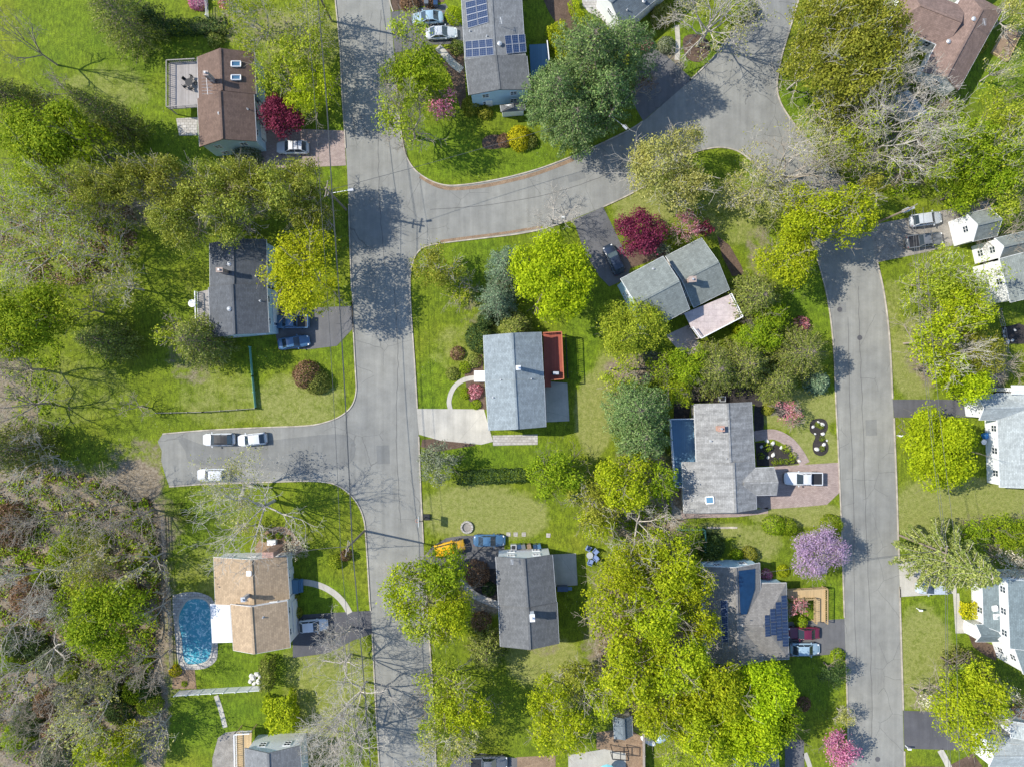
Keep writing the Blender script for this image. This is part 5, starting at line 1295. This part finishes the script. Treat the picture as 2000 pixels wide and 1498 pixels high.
# right side
T('fresh', 1830, 545, 60, 12, 'bright tree below the two parked vehicles'); T('yellow', 1875, 600, 60, 12, 'yellow-green tree left of the tall white house')
T('budg', 1855, 560, 66, 13, 'white-limbed tree among the yellow-green trees'); T('yellow', 1825, 665, 50, 12, 'yellow-green tree above the dark driveway'); T('chart', 1880, 745, 44, 10, 'bright tree touching the white gable garage')
T('olive', 1905, 685, 58, 9, 'olive-brown tree above the pale roof'); T('bare', 1850, 690, 50, 12, 'pale-limbed bare tree in the yellow-green group'); T('chart', 1840, 720, 40, 11, 'bright small crown at the edge of the dark driveway')
T('chart', 1832, 876, 83, 11, 'big round lime-green maple between road and pale roof')
T('thin', 1975, 715, 40, 6, 'brown leafless bush tree above the pale roof')
for x, y, r, lb in [(1900,1050,34,'leftmost'),(1945,1040,38,'middle'),(1990,1045,38,'rightmost')]: T('green', x, y, r, 6, lb+' of three green trees behind the tall spruce')
T('spruce', 1862, 1098, 78, 18, 'tall spruce leaning out with white trunk and radiating boughs')
T('white', 1968, 1098, 38, 6, 'cream-white blossom tree right of the tall spruce')
hedge('gold', [(1893,1178),(1895,1205)], 22, 1.6, 'golden hedge against the white two-storey house')
T('yellow', 1890, 1385, 88, 12, 'big yellow-green tree above the wide dark driveway'); T('white', 1818, 1372, 26, 8, 'white blossom tree on the left flank of the big yellow-green tree')
T('cedar', 1898, 1305, 24, 8, 'dark conifer at the top of the big yellow-green tree'); T('green', 1880, 1310, 28, 8, 'green tree beside the dark conifer'); T('white', 1965, 1355, 22, 7, 'white blossom tree on the right flank of the big yellow-green tree')
T('brown', 1985, 1380, 32, 7, 'brown shrubby tree at the right edge above the bottom corner house')
T('purple', 1600, 1080, 58, 8, 'purple-pink blossom tree leaning over the right-hand road')
shrub('green', 1513, 1026, 20, 'left ball of the pair of clipped globes by the pink driveway', 1.3, ls=.09); shrub('green', 1539, 1029, 18, 'right ball of the pair of clipped globes by the pink driveway', 1.3, ls=.09)
shrub('green', 1626, 1024, 19, 'single clipped globe at the kerb above the purple tree', 1.5, ls=.09)
shrub('green', 1440, 1083, 12, 'smaller of two round bushes above the taupe roof', 1); shrub('olive', 1466, 1082, 15, 'larger of two round bushes above the taupe roof', 1, ls=.09)
shrub('hotpink', 1498, 1122, 11, 'magenta shrub beside the taupe roof', .9); shrub('dark', 1390, 1068, 26, 'dark bushes behind the taupe-roofed house', .7); shrub('yellow', 1530, 1115, 12, 'low yellow shrub right of the magenta shrub', .6)
T('pink', 1555, 1185, 19, 3.2, 'small pale pink tree inside the timber ramp'); shrub('green', 1565, 1214, 13, 'round green bush at the top of the two-car driveway', 1)
T('dark', 1628, 1310, 30, 5, 'dark green round tree at the kerb below the driveway'); shrub('green', 1637, 1280, 14, 'green bush at the driveway corner', .8)
T('beige', 1650, 1398, 20, 4, 'pale twiggy shrub at the kerb near the bottom'); T('hotpink', 1640, 1464, 40, 5.5, 'vivid pink cherry at the bottom of the right-hand road'); shrub('brown', 1570, 1375, 14, 'brown bush at the edge of the great grove', .8)
T('pink', 1545, 804, 28, 3.5, 'pink-red blossom tree on the weathered house front lawn'); shrub('olive', 1500, 800, 12, 'small bush beside the weathered house wall', .8)
GB = 'small clipped bushes in the walkway bed'
for x, y, r in [(1500,873,9),(1536,876,9),(1549,890,8),(1487,890,7),(1514,902,7),(1525,901,6),(1536,901,6),(1547,900,6)]: shrub('green', x, y, r, 'small clipped bush in the dark walkway bed of the weathered house', .9, GB, ls=.07)
for x, y in [(1604,833),(1597,829),(1606,857),(1606,876)]: shrub('green', x, y, 5.5, 'tiny clipped bush in the figure-eight bed', .9, 'tiny bushes of the figure-eight bed', ls=.07)
shrub('sage', 1270, 700, 1+14, 'sage bush right of the feathery tree', .7); shrub('green', 1755, 690, 1+10, 'bush under the wires', .6) if 0 else None
shrub('green', 1940, 135, 11, 'round bush in the timber garden frame', .8); shrub('olive', 1915, 90, 14, 'bush between the brown roof and the timber garden frame', .7)

# ------------------------------------------------------------ undergrowth (stuff)
def scatter(name, regions, n, mat, size, zmax, seed, label, kind='stuff'):
    rng = np.random.default_rng(seed); P = []
    for cx, cy, rx, ry, w_ in regions:
        k = int(n*w_); a_ = rng.uniform(0, 6.283, k); q = np.sqrt(rng.random(k)); P.append(np.column_stack([cx+rx*q*np.cos(a_), cy+ry*q*np.sin(a_)]))
    P = np.concatenate(P); C = np.column_stack([(P[:, 0]-1000)/S, (749-P[:, 1])/S, rng.random(len(P))**2*zmax+.03])
    # clumping
    keep = (np.sin(C[:, 0]*1.7+np.sin(C[:, 1]*1.1)*2)+np.sin(C[:, 1]*1.9+C[:, 0]*.6)+rng.normal(size=len(C))*.7) > -.2; C = C[keep]
    me = leaf_mesh(name, C, rng.normal(size=C.shape)*.6+np.array([0, 0, .8]), rng.uniform(.5, 1.4, len(C))*size, mat, rng)
    o = bpy.data.objects.new(name, me); col.objects.link(o); tag(o, label, kind=kind, cat='undergrowth')
wood = [(100,1240,200,260,.6),(110,1020,170,100,.25),(285,1150,30,180,.15)]
scatter('leaf_litter', wood+[(120,450,150,110,.2),(1270,1250,100,180,.1)], 70000, L['litter'], .16, .35, 1, 'brown and grey leaf litter and brush on the woodland floor')
scatter('undergrowth', wood+[(60,660,60,180,.1),(1760,260,130,130,.25),(1250,1000,60,120,.1)], 60000, L['green'], .16, .9, 2, 'patchy green undergrowth on the woodland floor')

# ------------------------------------------------------------ poles, wires, lamps
def pole(label, x, y, h=11.4, arm=2.2, ang=80, lamp=None, tr=False):
    t = thing('utility_pole', label, 'utility pole', W(x, y)); m = MB(); m.tube((0,0,-.2), (0,0,h), .17, .12, 10); m.build('post', M['pole'], t)
    d = Vector((math.cos(R_(ang)), math.sin(R_(ang)), 0))
    for z, k in ((h-.5, 1), (h-1.6, .6)):
        m = MB(); m.beam(Vector((0,0,z))-d*arm/2*k, Vector((0,0,z))+d*arm/2*k, .11, .13); ca = m.build('crossarm', M['pole'], t)
        for s_ in (-.9, .9): m = MB(); m.tube(Vector((0,0,z))+d*arm/2*k*s_, Vector((0,0,z+.25))+d*arm/2*k*s_, .06, .04, 6); m.build('insulator', M['metal'], ca)
    if lamp:
        v = Vector((lamp[0], lamp[1], 0)); m = MB(); z = h-2.6; b_ = Vector((0,0,z)); e_ = v+Vector((0,0,z+.5)); m.tube(b_, e_, .05, .04, 6); la = m.build('lamp_arm', M['metal'], t)
        m = MB(); dd = v.normalized(); m.beam(e_-dd*.1, e_+dd*.65, .3, .16); m.build('lamp_head', M['metal'], la)
    if tr: m = MB(); m.tube((.35,.1,h-2.6), (.35,.1,h-1.5), .3, .3, 12); m.build('transformer', M['metal'], t)
    return t
P1 = pole('tall utility pole at the top of the main street, shadow crossing the road', 648, 42, 11.4)
P2 = pole('utility pole with white street lamp arm beside the T-junction', 676, 410, 11.4, lamp=(2.6, .3))
P3 = pole('utility pole between the tan-roofed house and the road', 712, 1036, 11.4)
P4 = pole('utility pole with street lamp under the pines on the side street', 1180, 262, 9.5, ang=60, lamp=(1.7, -1.6))
P5 = pole('utility pole with grey transformer at the gravel driveway', 1698, 442, 11.0, ang=30, lamp=(.9, .3), tr=True)
P6 = pole('utility pole beside the tall spruce on the right-hand road', 1757, 1045, 11.4, ang=80)
def wire(label, pts, z, sag=.7, r=.028, n=10, group=None):
    m = MB(); P = [Vector((*W(*p, z)[:2], z)) if len(p) == 2 else Vector(p) for p in pts]
    for a_, b_ in zip(P, P[1:]):
        prev = a_
        for i in range(1, n+1):
            t = i/n; q = a_.lerp(b_, t); q.z -= sag*4*t*(1-t); m.tube(prev, q, r, r, 4, cap=False); prev = q
    tag(m.build('power_line', M['wire']), label, 'power line', group)
def top(p, dz=-.4, off=0, ang=80): v = p.location; return (v.x+off*math.cos(R_(ang)), v.y+off*math.sin(R_(ang)), v.z+11.4+dz)
far1 = Vector((P1.location.x-2.5, P1.location.y+38, 0)); far3 = Vector((P3.location.x+4, P3.location.y-52, 0))
G1 = 'power lines along the main street'
for k, (dz, off) in enumerate([(-.3, -.9), (-.3, .9), (-1.4, .5), (-3.4, 0)]):
    q = lambda v: (v.x+off*.9, v.y, 11.4+dz)
    wire(['outer','inner','lower','thick lowest'][k]+' overhead cable of those running along the main street', [q(far1), q(P1.location), q(P2.location), q(P3.location), q(far3)], 11, .8, .03 if k < 3 else .045)
wire('overhead cable crossing from the T-junction pole to the side street pole', [(P2.location.x, P2.location.y, 10.2), (P4.location.x, P4.location.y, 9.2)], 10)
wire('service cable from the roadside pole to the tan-roofed house', [(P3.location.x, P3.location.y, 10.0), tuple(W(578, 1078, 4.6))], 10, .5, .035)
wire('overhead cable leaving the side street pole toward the upper right', [(P4.location.x, P4.location.y, 9.2), tuple(W(1500, -60, 10))], 10)
wire('second overhead cable toward the upper right road', [(P4.location.x, P4.location.y, 8.4), tuple(W(1490, -60, 9))], 10)
for k, (dz, off) in enumerate([(-.3, 0), (-.3, 1.5), (-1.6, 1.1)]):
    q = lambda v, o=off, d=dz: (v.x+o, v.y, 11.2+d)
    wire(['left','right','middle'][k]+' overhead cable of those along the right-hand road', [q(P5.location), q(P6.location), (P6.location.x+1.5+off, P6.location.y-50, 11.2+dz)], 11, .8)
wire('service cable from the spruce pole across the road to the left', [(P6.location.x, P6.location.y, 9.5), tuple(W(1480, 1120, 5))], 9, .5)
wire('service cable from the charcoal-roofed house to the street pole', [tuple(W(524, 478, 5)), (P2.location.x, P2.location.y, 9.5)], 9, .5)

# ------------------------------------------------------------ smaller objects
t = thing('basketball_hoop', 'portable basketball hoop at the kerb with its backboard over the road', 'basketball hoop', W(829, 1009)); m = MB()
m.tube((.2,0,0), (.1,0,3.4), .07, .06, 8); m.build('post', M['black'], t); m = MB(); m.box((-.4,0,3.3), (.05,1.5,1.0)); m.build('backboard', M['white'], t)
m = MB(); m.box((.35,0,.15), (1.0,.9,.3)); m.build('base', M['black'], t); m = MB(); m.beam((.1,0,3.3), (-.38,0,3.2), .08); m.build('bracket', M['black'], t)
m = MB()
for i in range(12): a0, a1 = i*math.pi/6, (i+1)*math.pi/6; m.tube((-.68+.23*math.cos(a0), .23*math.sin(a0), 3.05), (-.68+.23*math.cos(a1), .23*math.sin(a1), 3.05), .02, .02, 4)
m.build('rim', M['wood_redrail'], t)
t = thing('fire_pit', 'round stone-ringed fire pit in the lawn above the yellow off-roader', 'fire pit', W(912, 1029)); m = MB(); N_ = 20
for i in range(N_):
    a_ = 2*math.pi*i/N_; m.box((.82*math.cos(a_), .82*math.sin(a_), .15), (.26, .24, .3), a_)
m.build('stone_ring', M['paver_grey'], t); m = MB(); m.tube((0,0,0), (0,0,.1), .72, .72, 20); m.build('gravel_fill', M['gravel'], t)
for i, (x, y) in enumerate([(993,1043),(1007,1043),(1023,1043),(1071,1045)]):
    m = MB(); m.box((0,0,.03), (.62,.62,.06), rnd.uniform(-.1,.1)); o = m.build('stepping_stone', M['paver_grey']); o.location = W(x, y); tag(o, 'square stepping stone in the lawn above the white-walled house', 'stepping stone', 'stepping stones in the lawn')
def chair(label, x, y, rz, mat, group, s=1):
    t = thing('garden_chair', label, 'garden chair', W(x, y), rz, group); m = MB(); m.box((0,0,.42), (.6,.6,.06)); m.build('seat', mat, t)
    m = MB(); m.box((-.33,0,.72), (.07,.6,.6)); m.build('backrest', mat, t)
    for a_ in (-.26,.26):
        m = MB(); m.box((.05,a_*1.15,.6), (.55,.07,.05)); m.build('armrest', mat, t)
        for b_ in (-.26,.26): m = MB(); m.box((a_,b_,.2), (.05,.05,.4)); m.build('leg', mat, t)
    t.scale = (s, s, s)
CB = m_plain('chair_blue', (.2, .27, .45), .6, .05)
for x, y, rz, w_ in [(1149,1069,-.5,'topmost'),(1162,1075,-2.3,'upper right'),(1162,1087,2.4,'lower right'),(1152,1095,1.2,'bottom')]: chair('blue garden chair, '+w_+' of the ring on the lawn', x, y, rz, CB, 'blue garden chairs', 1.15)
def rtable(label, x, y, r, mat, z0=0, h=.7, name='garden_table'):
    t = thing(name, label, 'table', W(x, y, z0)); m = MB(); m.tube((0,0,h-.05), (0,0,h), r, r, 20); m.build('table_top', mat, t); m = MB(); m.tube((0,0,0), (0,0,h-.05), .06, .06, 8); m.build('leg', M['metal'], t)
rtable('round grey table between the blue garden chairs', 1151, 1082, .5, M['metal']); rtable('round white table at the edge of the small tan deck', 379, 594, .55, M['white'], 1.6)
rtable('round white table on the bare patio by the pale house', 1916, 862, .4, M['white'])
rtable('dark round dining table on the grey deck of the brown-roofed house', 373, 165, .55, M['black'], 2.2)
for i in range(5):
    a_ = i*1.256; t0 = W(373+11*math.cos(a_), 165+11*math.sin(a_), 2.2); t = thing('dining_chair', 'dark metal chair around the dining table on the grey deck', 'chair', t0, -a_+math.pi, 'dark chairs on the grey deck')
    m = MB(); m.box((0,0,.44), (.45,.45,.05)); m.build('seat', M['black'], t); m = MB(); m.box((-.22,0,.7), (.05,.45,.5)); m.build('backrest', M['black'], t)
    for p in ((.18,.18),(-.18,.18),(.18,-.18),(-.18,-.18)): m = MB(); m.box((*p,.21), (.04,.04,.42)); m.build('leg', M['black'], t)
def fence(name, label, pts, h, mat, panel=2.4, solid=True, cat='fence', z=0, thick=.06):
    P = [W(*p) for p in pts]; O = P[0].copy(); t = thing(name, label, cat, O); P = [p-O for p in P]
    for a_, b_ in zip(P, P[1:]):
        l = (b_-a_).length; n = max(1, round(l/panel)); up = Vector((0,0,1))
        for i in range(n+1): p = a_.lerp(b_, i/n); m = MB(); m.box((p.x, p.y, h/2+.03), (.13, .13, h+.1)); m.build('post', M[mat], t)
        for i in range(n):
            q, r = a_.lerp(b_, i/n), a_.lerp(b_, (i+1)/n); m = MB()
            if solid: m.beam(q+up*h*.5, r+up*h*.5, thick, h*.94)
            else:
                for zz in (.15, .5, .85): m.beam(q+up*h*zz, r+up*h*zz, .04, .1)
            m.build('panel' if solid else 'rails', M[mat], t)
fence('fence', 'white vinyl panel fence below the swimming pool lawn', [(352,1348),(516,1338)], 1.9, 'white', 1.9)
m_plain_teal = m_plain('teal_mesh', (.2, .46, .38), .6, .1); M['teal'] = m_plain_teal
fence('fence', 'green mesh fence standing in the lawn below the charcoal-roofed house', [(490,678),(495,735),(501,797)], .8, 'teal', 3, thick=.03)
fence('fence', 'low weathered rail fence joining the green mesh fence', [(310,806),(400,804),(501,797)], .9, 'wood_grey', 2.4, False)
fence('fence', 'grey boundary fence between the woodland and the lawn above the pool', [(321,1005),(325,1090),(334,1165),(338,1300)], 1.1, 'wood_grey', 2.4, False)
fence('fence', 'long pale fence running under the great grove beside the solar roof', [(1376,1170),(1383,1275)], 1.6, 'white', 2.4); fence('fence', 'white fence corner below the weathered grey house', [(1322,1032),(1374,1031),(1375,1075)], 1.2, 'teal', 2.2)
fence('fence', 'dark timber fence right of the garden shed', [(1255,1400),(1256,1560)], 1.7, 'wood_grey', 2.4); fence('fence', 'thin wooden fence down the middle garden boundary', [(1190,720),(1300,718),(1303,790)], 1.3, 'wood_grey', 2.4)
fence('fence', 'wire fence running down from the tall white house', [(1946,605),(1956,640),(1962,690)], 1.1, 'wood_grey', 2.4, False)
fence('fence', 'black metal railing along the right side of the red deck', [(1104,655),(1108,738)], 1.7, 'black', 2, False)
fence('fence', 'pair of white boundary posts and rails at the top left edge', [(405,-20),(408,38)], 1.2, 'white', 2, False)
def block(name, label, cat, x, y, d, mat, rz=0, z0=0, parts=()):
    m = MB(); m.box((0,0,d[2]/2), d, rz); m.box((0,0,d[2]+.03), (d[0]*1.05, d[1]*1.05, .06), rz); o = m.build(name, M[mat] if isinstance(mat, str) else mat); o.location = W(x, y, z0); tag(o, label, cat)
    for nm, off, dd, mt in parts: m = MB(); m.box(off, dd, rz); m.build(nm, M[mt], o)
    return o
block('air_conditioner', 'white air conditioning unit by the wall above the grey roof', 'air conditioner', 1003, 1066, (.85,.8,.8), 'metal', parts=[('fan_grille',(0,0,.88),(.55,.55,.04),'black')])
for x, mt, lb in [(1014,'c_navy','dark blue'),(1022,'c_grey','dark grey'),(1033,'soil','brown'),(1045,'c_navy','navy'),(1052,'c_blue','blue')]:
    block('rubbish_bin', lb+' rubbish bin in the row at x of the white-walled house side', 'rubbish bin', x, 1064, (.55,.6,1.0), mt, .2) if 0 else block('rubbish_bin', {'dark blue': 'small navy rubbish bin nearest the air conditioner', 'dark grey': 'dark grey rubbish bin, second after the air conditioner', 'brown': 'brown rubbish bin in the middle of the row', 'navy': 'navy rubbish bin, fourth in the row', 'blue': 'blue rubbish bin at the end of the row'}[lb], 'rubbish bin', x, 1064, (.55,.6,1.0), mt, .2, parts=[('lid',(0,0,1.08),(.6,.66,.06),mt)])
block('rubbish_bin', 'blue bin on the driveway above the pale blue sedan', 'rubbish bin', 852, 13, (.6,.6,1.0), 'c_navy', parts=[('lid',(0,0,1.08),(.64,.68,.06),'c_navy')]); block('rubbish_bin', 'green bin on the driveway left of the blue bin', 'rubbish bin', 834, 11, (.6,.6,1.0), 'c_grey', parts=[('lid',(0,0,1.08),(.64,.68,.06),'c_grey')])
block('air_conditioner', 'air conditioner unit above the weathered grey roof', 'air conditioner', 1408, 779, (.9,.8,.8), 'metal', parts=[('fan_grille',(0,0,.88),(.6,.6,.04),'black')])
block('grill', 'grill with silver lid on the red deck', 'grill', 1085, 729, (1.1,.5,.9), 'black', 0, 2.4, [('lid',(0,0,1.02),(.8,.42,.16),'metal')])
block('storage_bench', 'white storage box inside the round garden bed of the tan house', 'bench', 534, 1057, (1.2,.7,.8), 'white', parts=[('lid',(0,0,.9),(1.26,.76,.06),'white')])
block('playhouse', 'blue play equipment on the lawn of the pale-roofed house', 'play equipment', 1924, 849, (1.1,.7,.7), m_plain('toy_blue', (.05, .25, .6), .4, .1), .5, parts=[('seat',(.2,.1,.85),(.5,.4,.15),'c_lblue')])
block('grill', 'covered black grill behind the white-walled house terrace', 'grill', 1098, 1146, (1.5,.7,1.0), 'c_navy', parts=[('shelf',(1.1,0,.8),(.6,.5,.06),'c_blue')])
# boats by the bottom grove
for x, y, rz, mt, lb in [(1266,1446,-.5,'white','white upturned kayak on the lawn by the bottom grove'),(1296,1440,.6,'c_lblue','pale blue upturned paddling dinghy right of the white kayak')]:
    m = MB(); st = [(-1.3,.05),(-1,.35),(-.4,.5),(.4,.5),(1,.35),(1.3,.05)]
    for (a_, wa), (b_, wb_) in zip(st, st[1:]):
        for k in range(6):
            t0, t1 = math.pi*k/6, math.pi*(k+1)/6
            m.face([(a_, wa*math.cos(t0), wa*.8*math.sin(t0)+.02), (b_, wb_*math.cos(t0), wb_*.8*math.sin(t0)+.02), (b_, wb_*math.cos(t1), wb_*.8*math.sin(t1)+.02), (a_, wa*math.cos(t1), wa*.8*math.sin(t1)+.02)])
    o = m.build('boat', M[mt], smooth=True); o.location = W(x, y); o.rotation_euler = (0,0,rz); tag(o, lb, 'boat')
# trampoline / round blue parasol at bottom, swing frame
t = thing('parasol', 'round turquoise parasol on the bottom patio', 'parasol', W(1182, 1494)); m = MB(); m.tube((0,0,0), (0,0,2.3), .03, .03, 6); m.build('pole', M['metal'], t); m = MB(); m.tube((0,0,2.1), (0,0,2.6), 1.35, .05, 12, cap=False); m.build('canopy', m_plain('turquoise', (.2, .5, .55), .7, .05), t)
t = thing('pergola', 'dark slatted garden frame below the shed', 'pergola', W(1208, 1461)); z = 2.0
for p in ((-1.2,-.5),(1.2,-.7),(-1.2,.6),(1.2,.6)): m = MB(); m.box((*p, z/2), (.1,.1,z)); m.build('post', M['black'], t)
m = MB(); m.beam((-1.2,-.5,z),(1.2,-.7,z),.1); m.beam((-1.2,.6,z),(1.2,.6,z),.1); m.beam((-1.2,-.5,z),(-1.2,.6,z),.1); m.beam((1.2,-.7,z),(1.2,.6,z),.1); m.beam((0,-.6,z),(0,.6,z),.1); m.build('beams', M['black'], t)
# raised bed frames, timber garden
t = thing('raised_bed', 'ochre timber-framed garden bed right of the brown hip roof', 'raised bed', W(1955, 85)); q = [W(*p)-t.location for p in ((1965,52),(1992,68),(1965,122),(1935,104))]
m = MB()
for i in range(4): m.beam(q[i-1]+Vector((0,0,.2)), q[i]+Vector((0,0,.2)), .12, .4)
m.build('frame', M['wood'], t); m = MB(); m.poly([(p.x, p.y) for p in q], .05, .3); m.build('soil', M['soil'], t)
def rock(x, y, r, label, group=None):
    rng = np.random.default_rng(int(x*7+y)); m = MB(); n = 9; R3 = []
    for j, (zz, k) in enumerate(((0, 1), (.3, .95), (.6, .6))):
        R3.append([Vector((r*k*math.cos(6.283*i/n)*rng.uniform(.75, 1.15), r*.75*k*math.sin(6.283*i/n)*rng.uniform(.75, 1.15), r*zz)) for i in range(n)])
    for a_, b_ in zip(R3, R3[1:]):
        for i in range(n): j = (i+1) % n; m.face([a_[i], a_[j], b_[j], b_[i]])
    m.face(R3[-1]); o = m.build('boulder', M['rock']); o.location = W(x, y); o.rotation_euler = (0,0,rng.uniform(0,6)); tag(o, label, 'boulder', group)
for x, y, r in [(1606,829,.42),(1607,847,.36),(1609,868,.36),(1595,877,.4),(1588,833,.3),(1598,824,.26),(1592,847,.2),(1615,860,.2)]: rock(x, y, r, 'pale boulder in the dark figure-eight bed', 'pale boulders of the figure-eight bed')
for x, y, r in [(1498,861,.42),(1509,866,.4),(1510,888,.38),(1526,874,.3),(1487,872,.3),(1500,893,.3),(1561,900,.3)]: rock(x, y, r, 'pale boulder in the dark walkway bed', 'pale boulders of the walkway bed')
for x, y, r in [(494,1322,.6),(503,1316,.5),(506,1330,.55),(497,1334,.4),(489,1330,.4),(508,1322,.35)]: rock(x, y, r, 'pale rock of the small water garden by the white fence', 'rocks of the small water garden')
for x, y, r in [(1960,648,.3),(1961,657,.28),(1966,668,.5),(1977,665,.28),(1982,645,.25),(1962,640,.25)]: rock(x, y, r, 'white rock in the dark bed at the right edge', 'white rocks at the right edge')
m = MB(); m.tube((0,0,-.5), (0,0,0), .01, .01, 4) if 0 else None
for x, y, lb in [(1679,660,'round manhole cover on the right-hand road beside the olive conifer'),(1714,1482,'round manhole cover on the right-hand road near the bottom'),(1640,605,'rectangular drain patch, upper part of the right-hand road')]:
    m = MB(); m.tube((0,0,.015), (0,0,.032), .38, .38, 20); o = m.build('manhole_cover', M['drive_dark']); o.location = W(x, y); tag(o, lb, 'manhole cover')
def mailbox(x, y, label):
    t = thing('mailbox', label, 'mailbox', W(x, y)); m = MB(); m.box((0,0,.5), (.1,.1,1.0)); m.build('post', M['white'], t); m = MB(); m.box((0,0,1.1), (.5,.22,.24)); m.build('box', M['white'], t)
mailbox(1790, 1187, 'white mailbox on the lawn of the white two-storey house'); mailbox(1768, 1455, 'white mailbox at the wide dark driveway corner'); mailbox(1752, 850, 'white mailbox left of the big round lime maple'); mailbox(1098, 428, 'white mailbox at the side street kerb by the bare tree')
t = thing('satellite_table', 'x', 'x', W(0,0)) if 0 else None
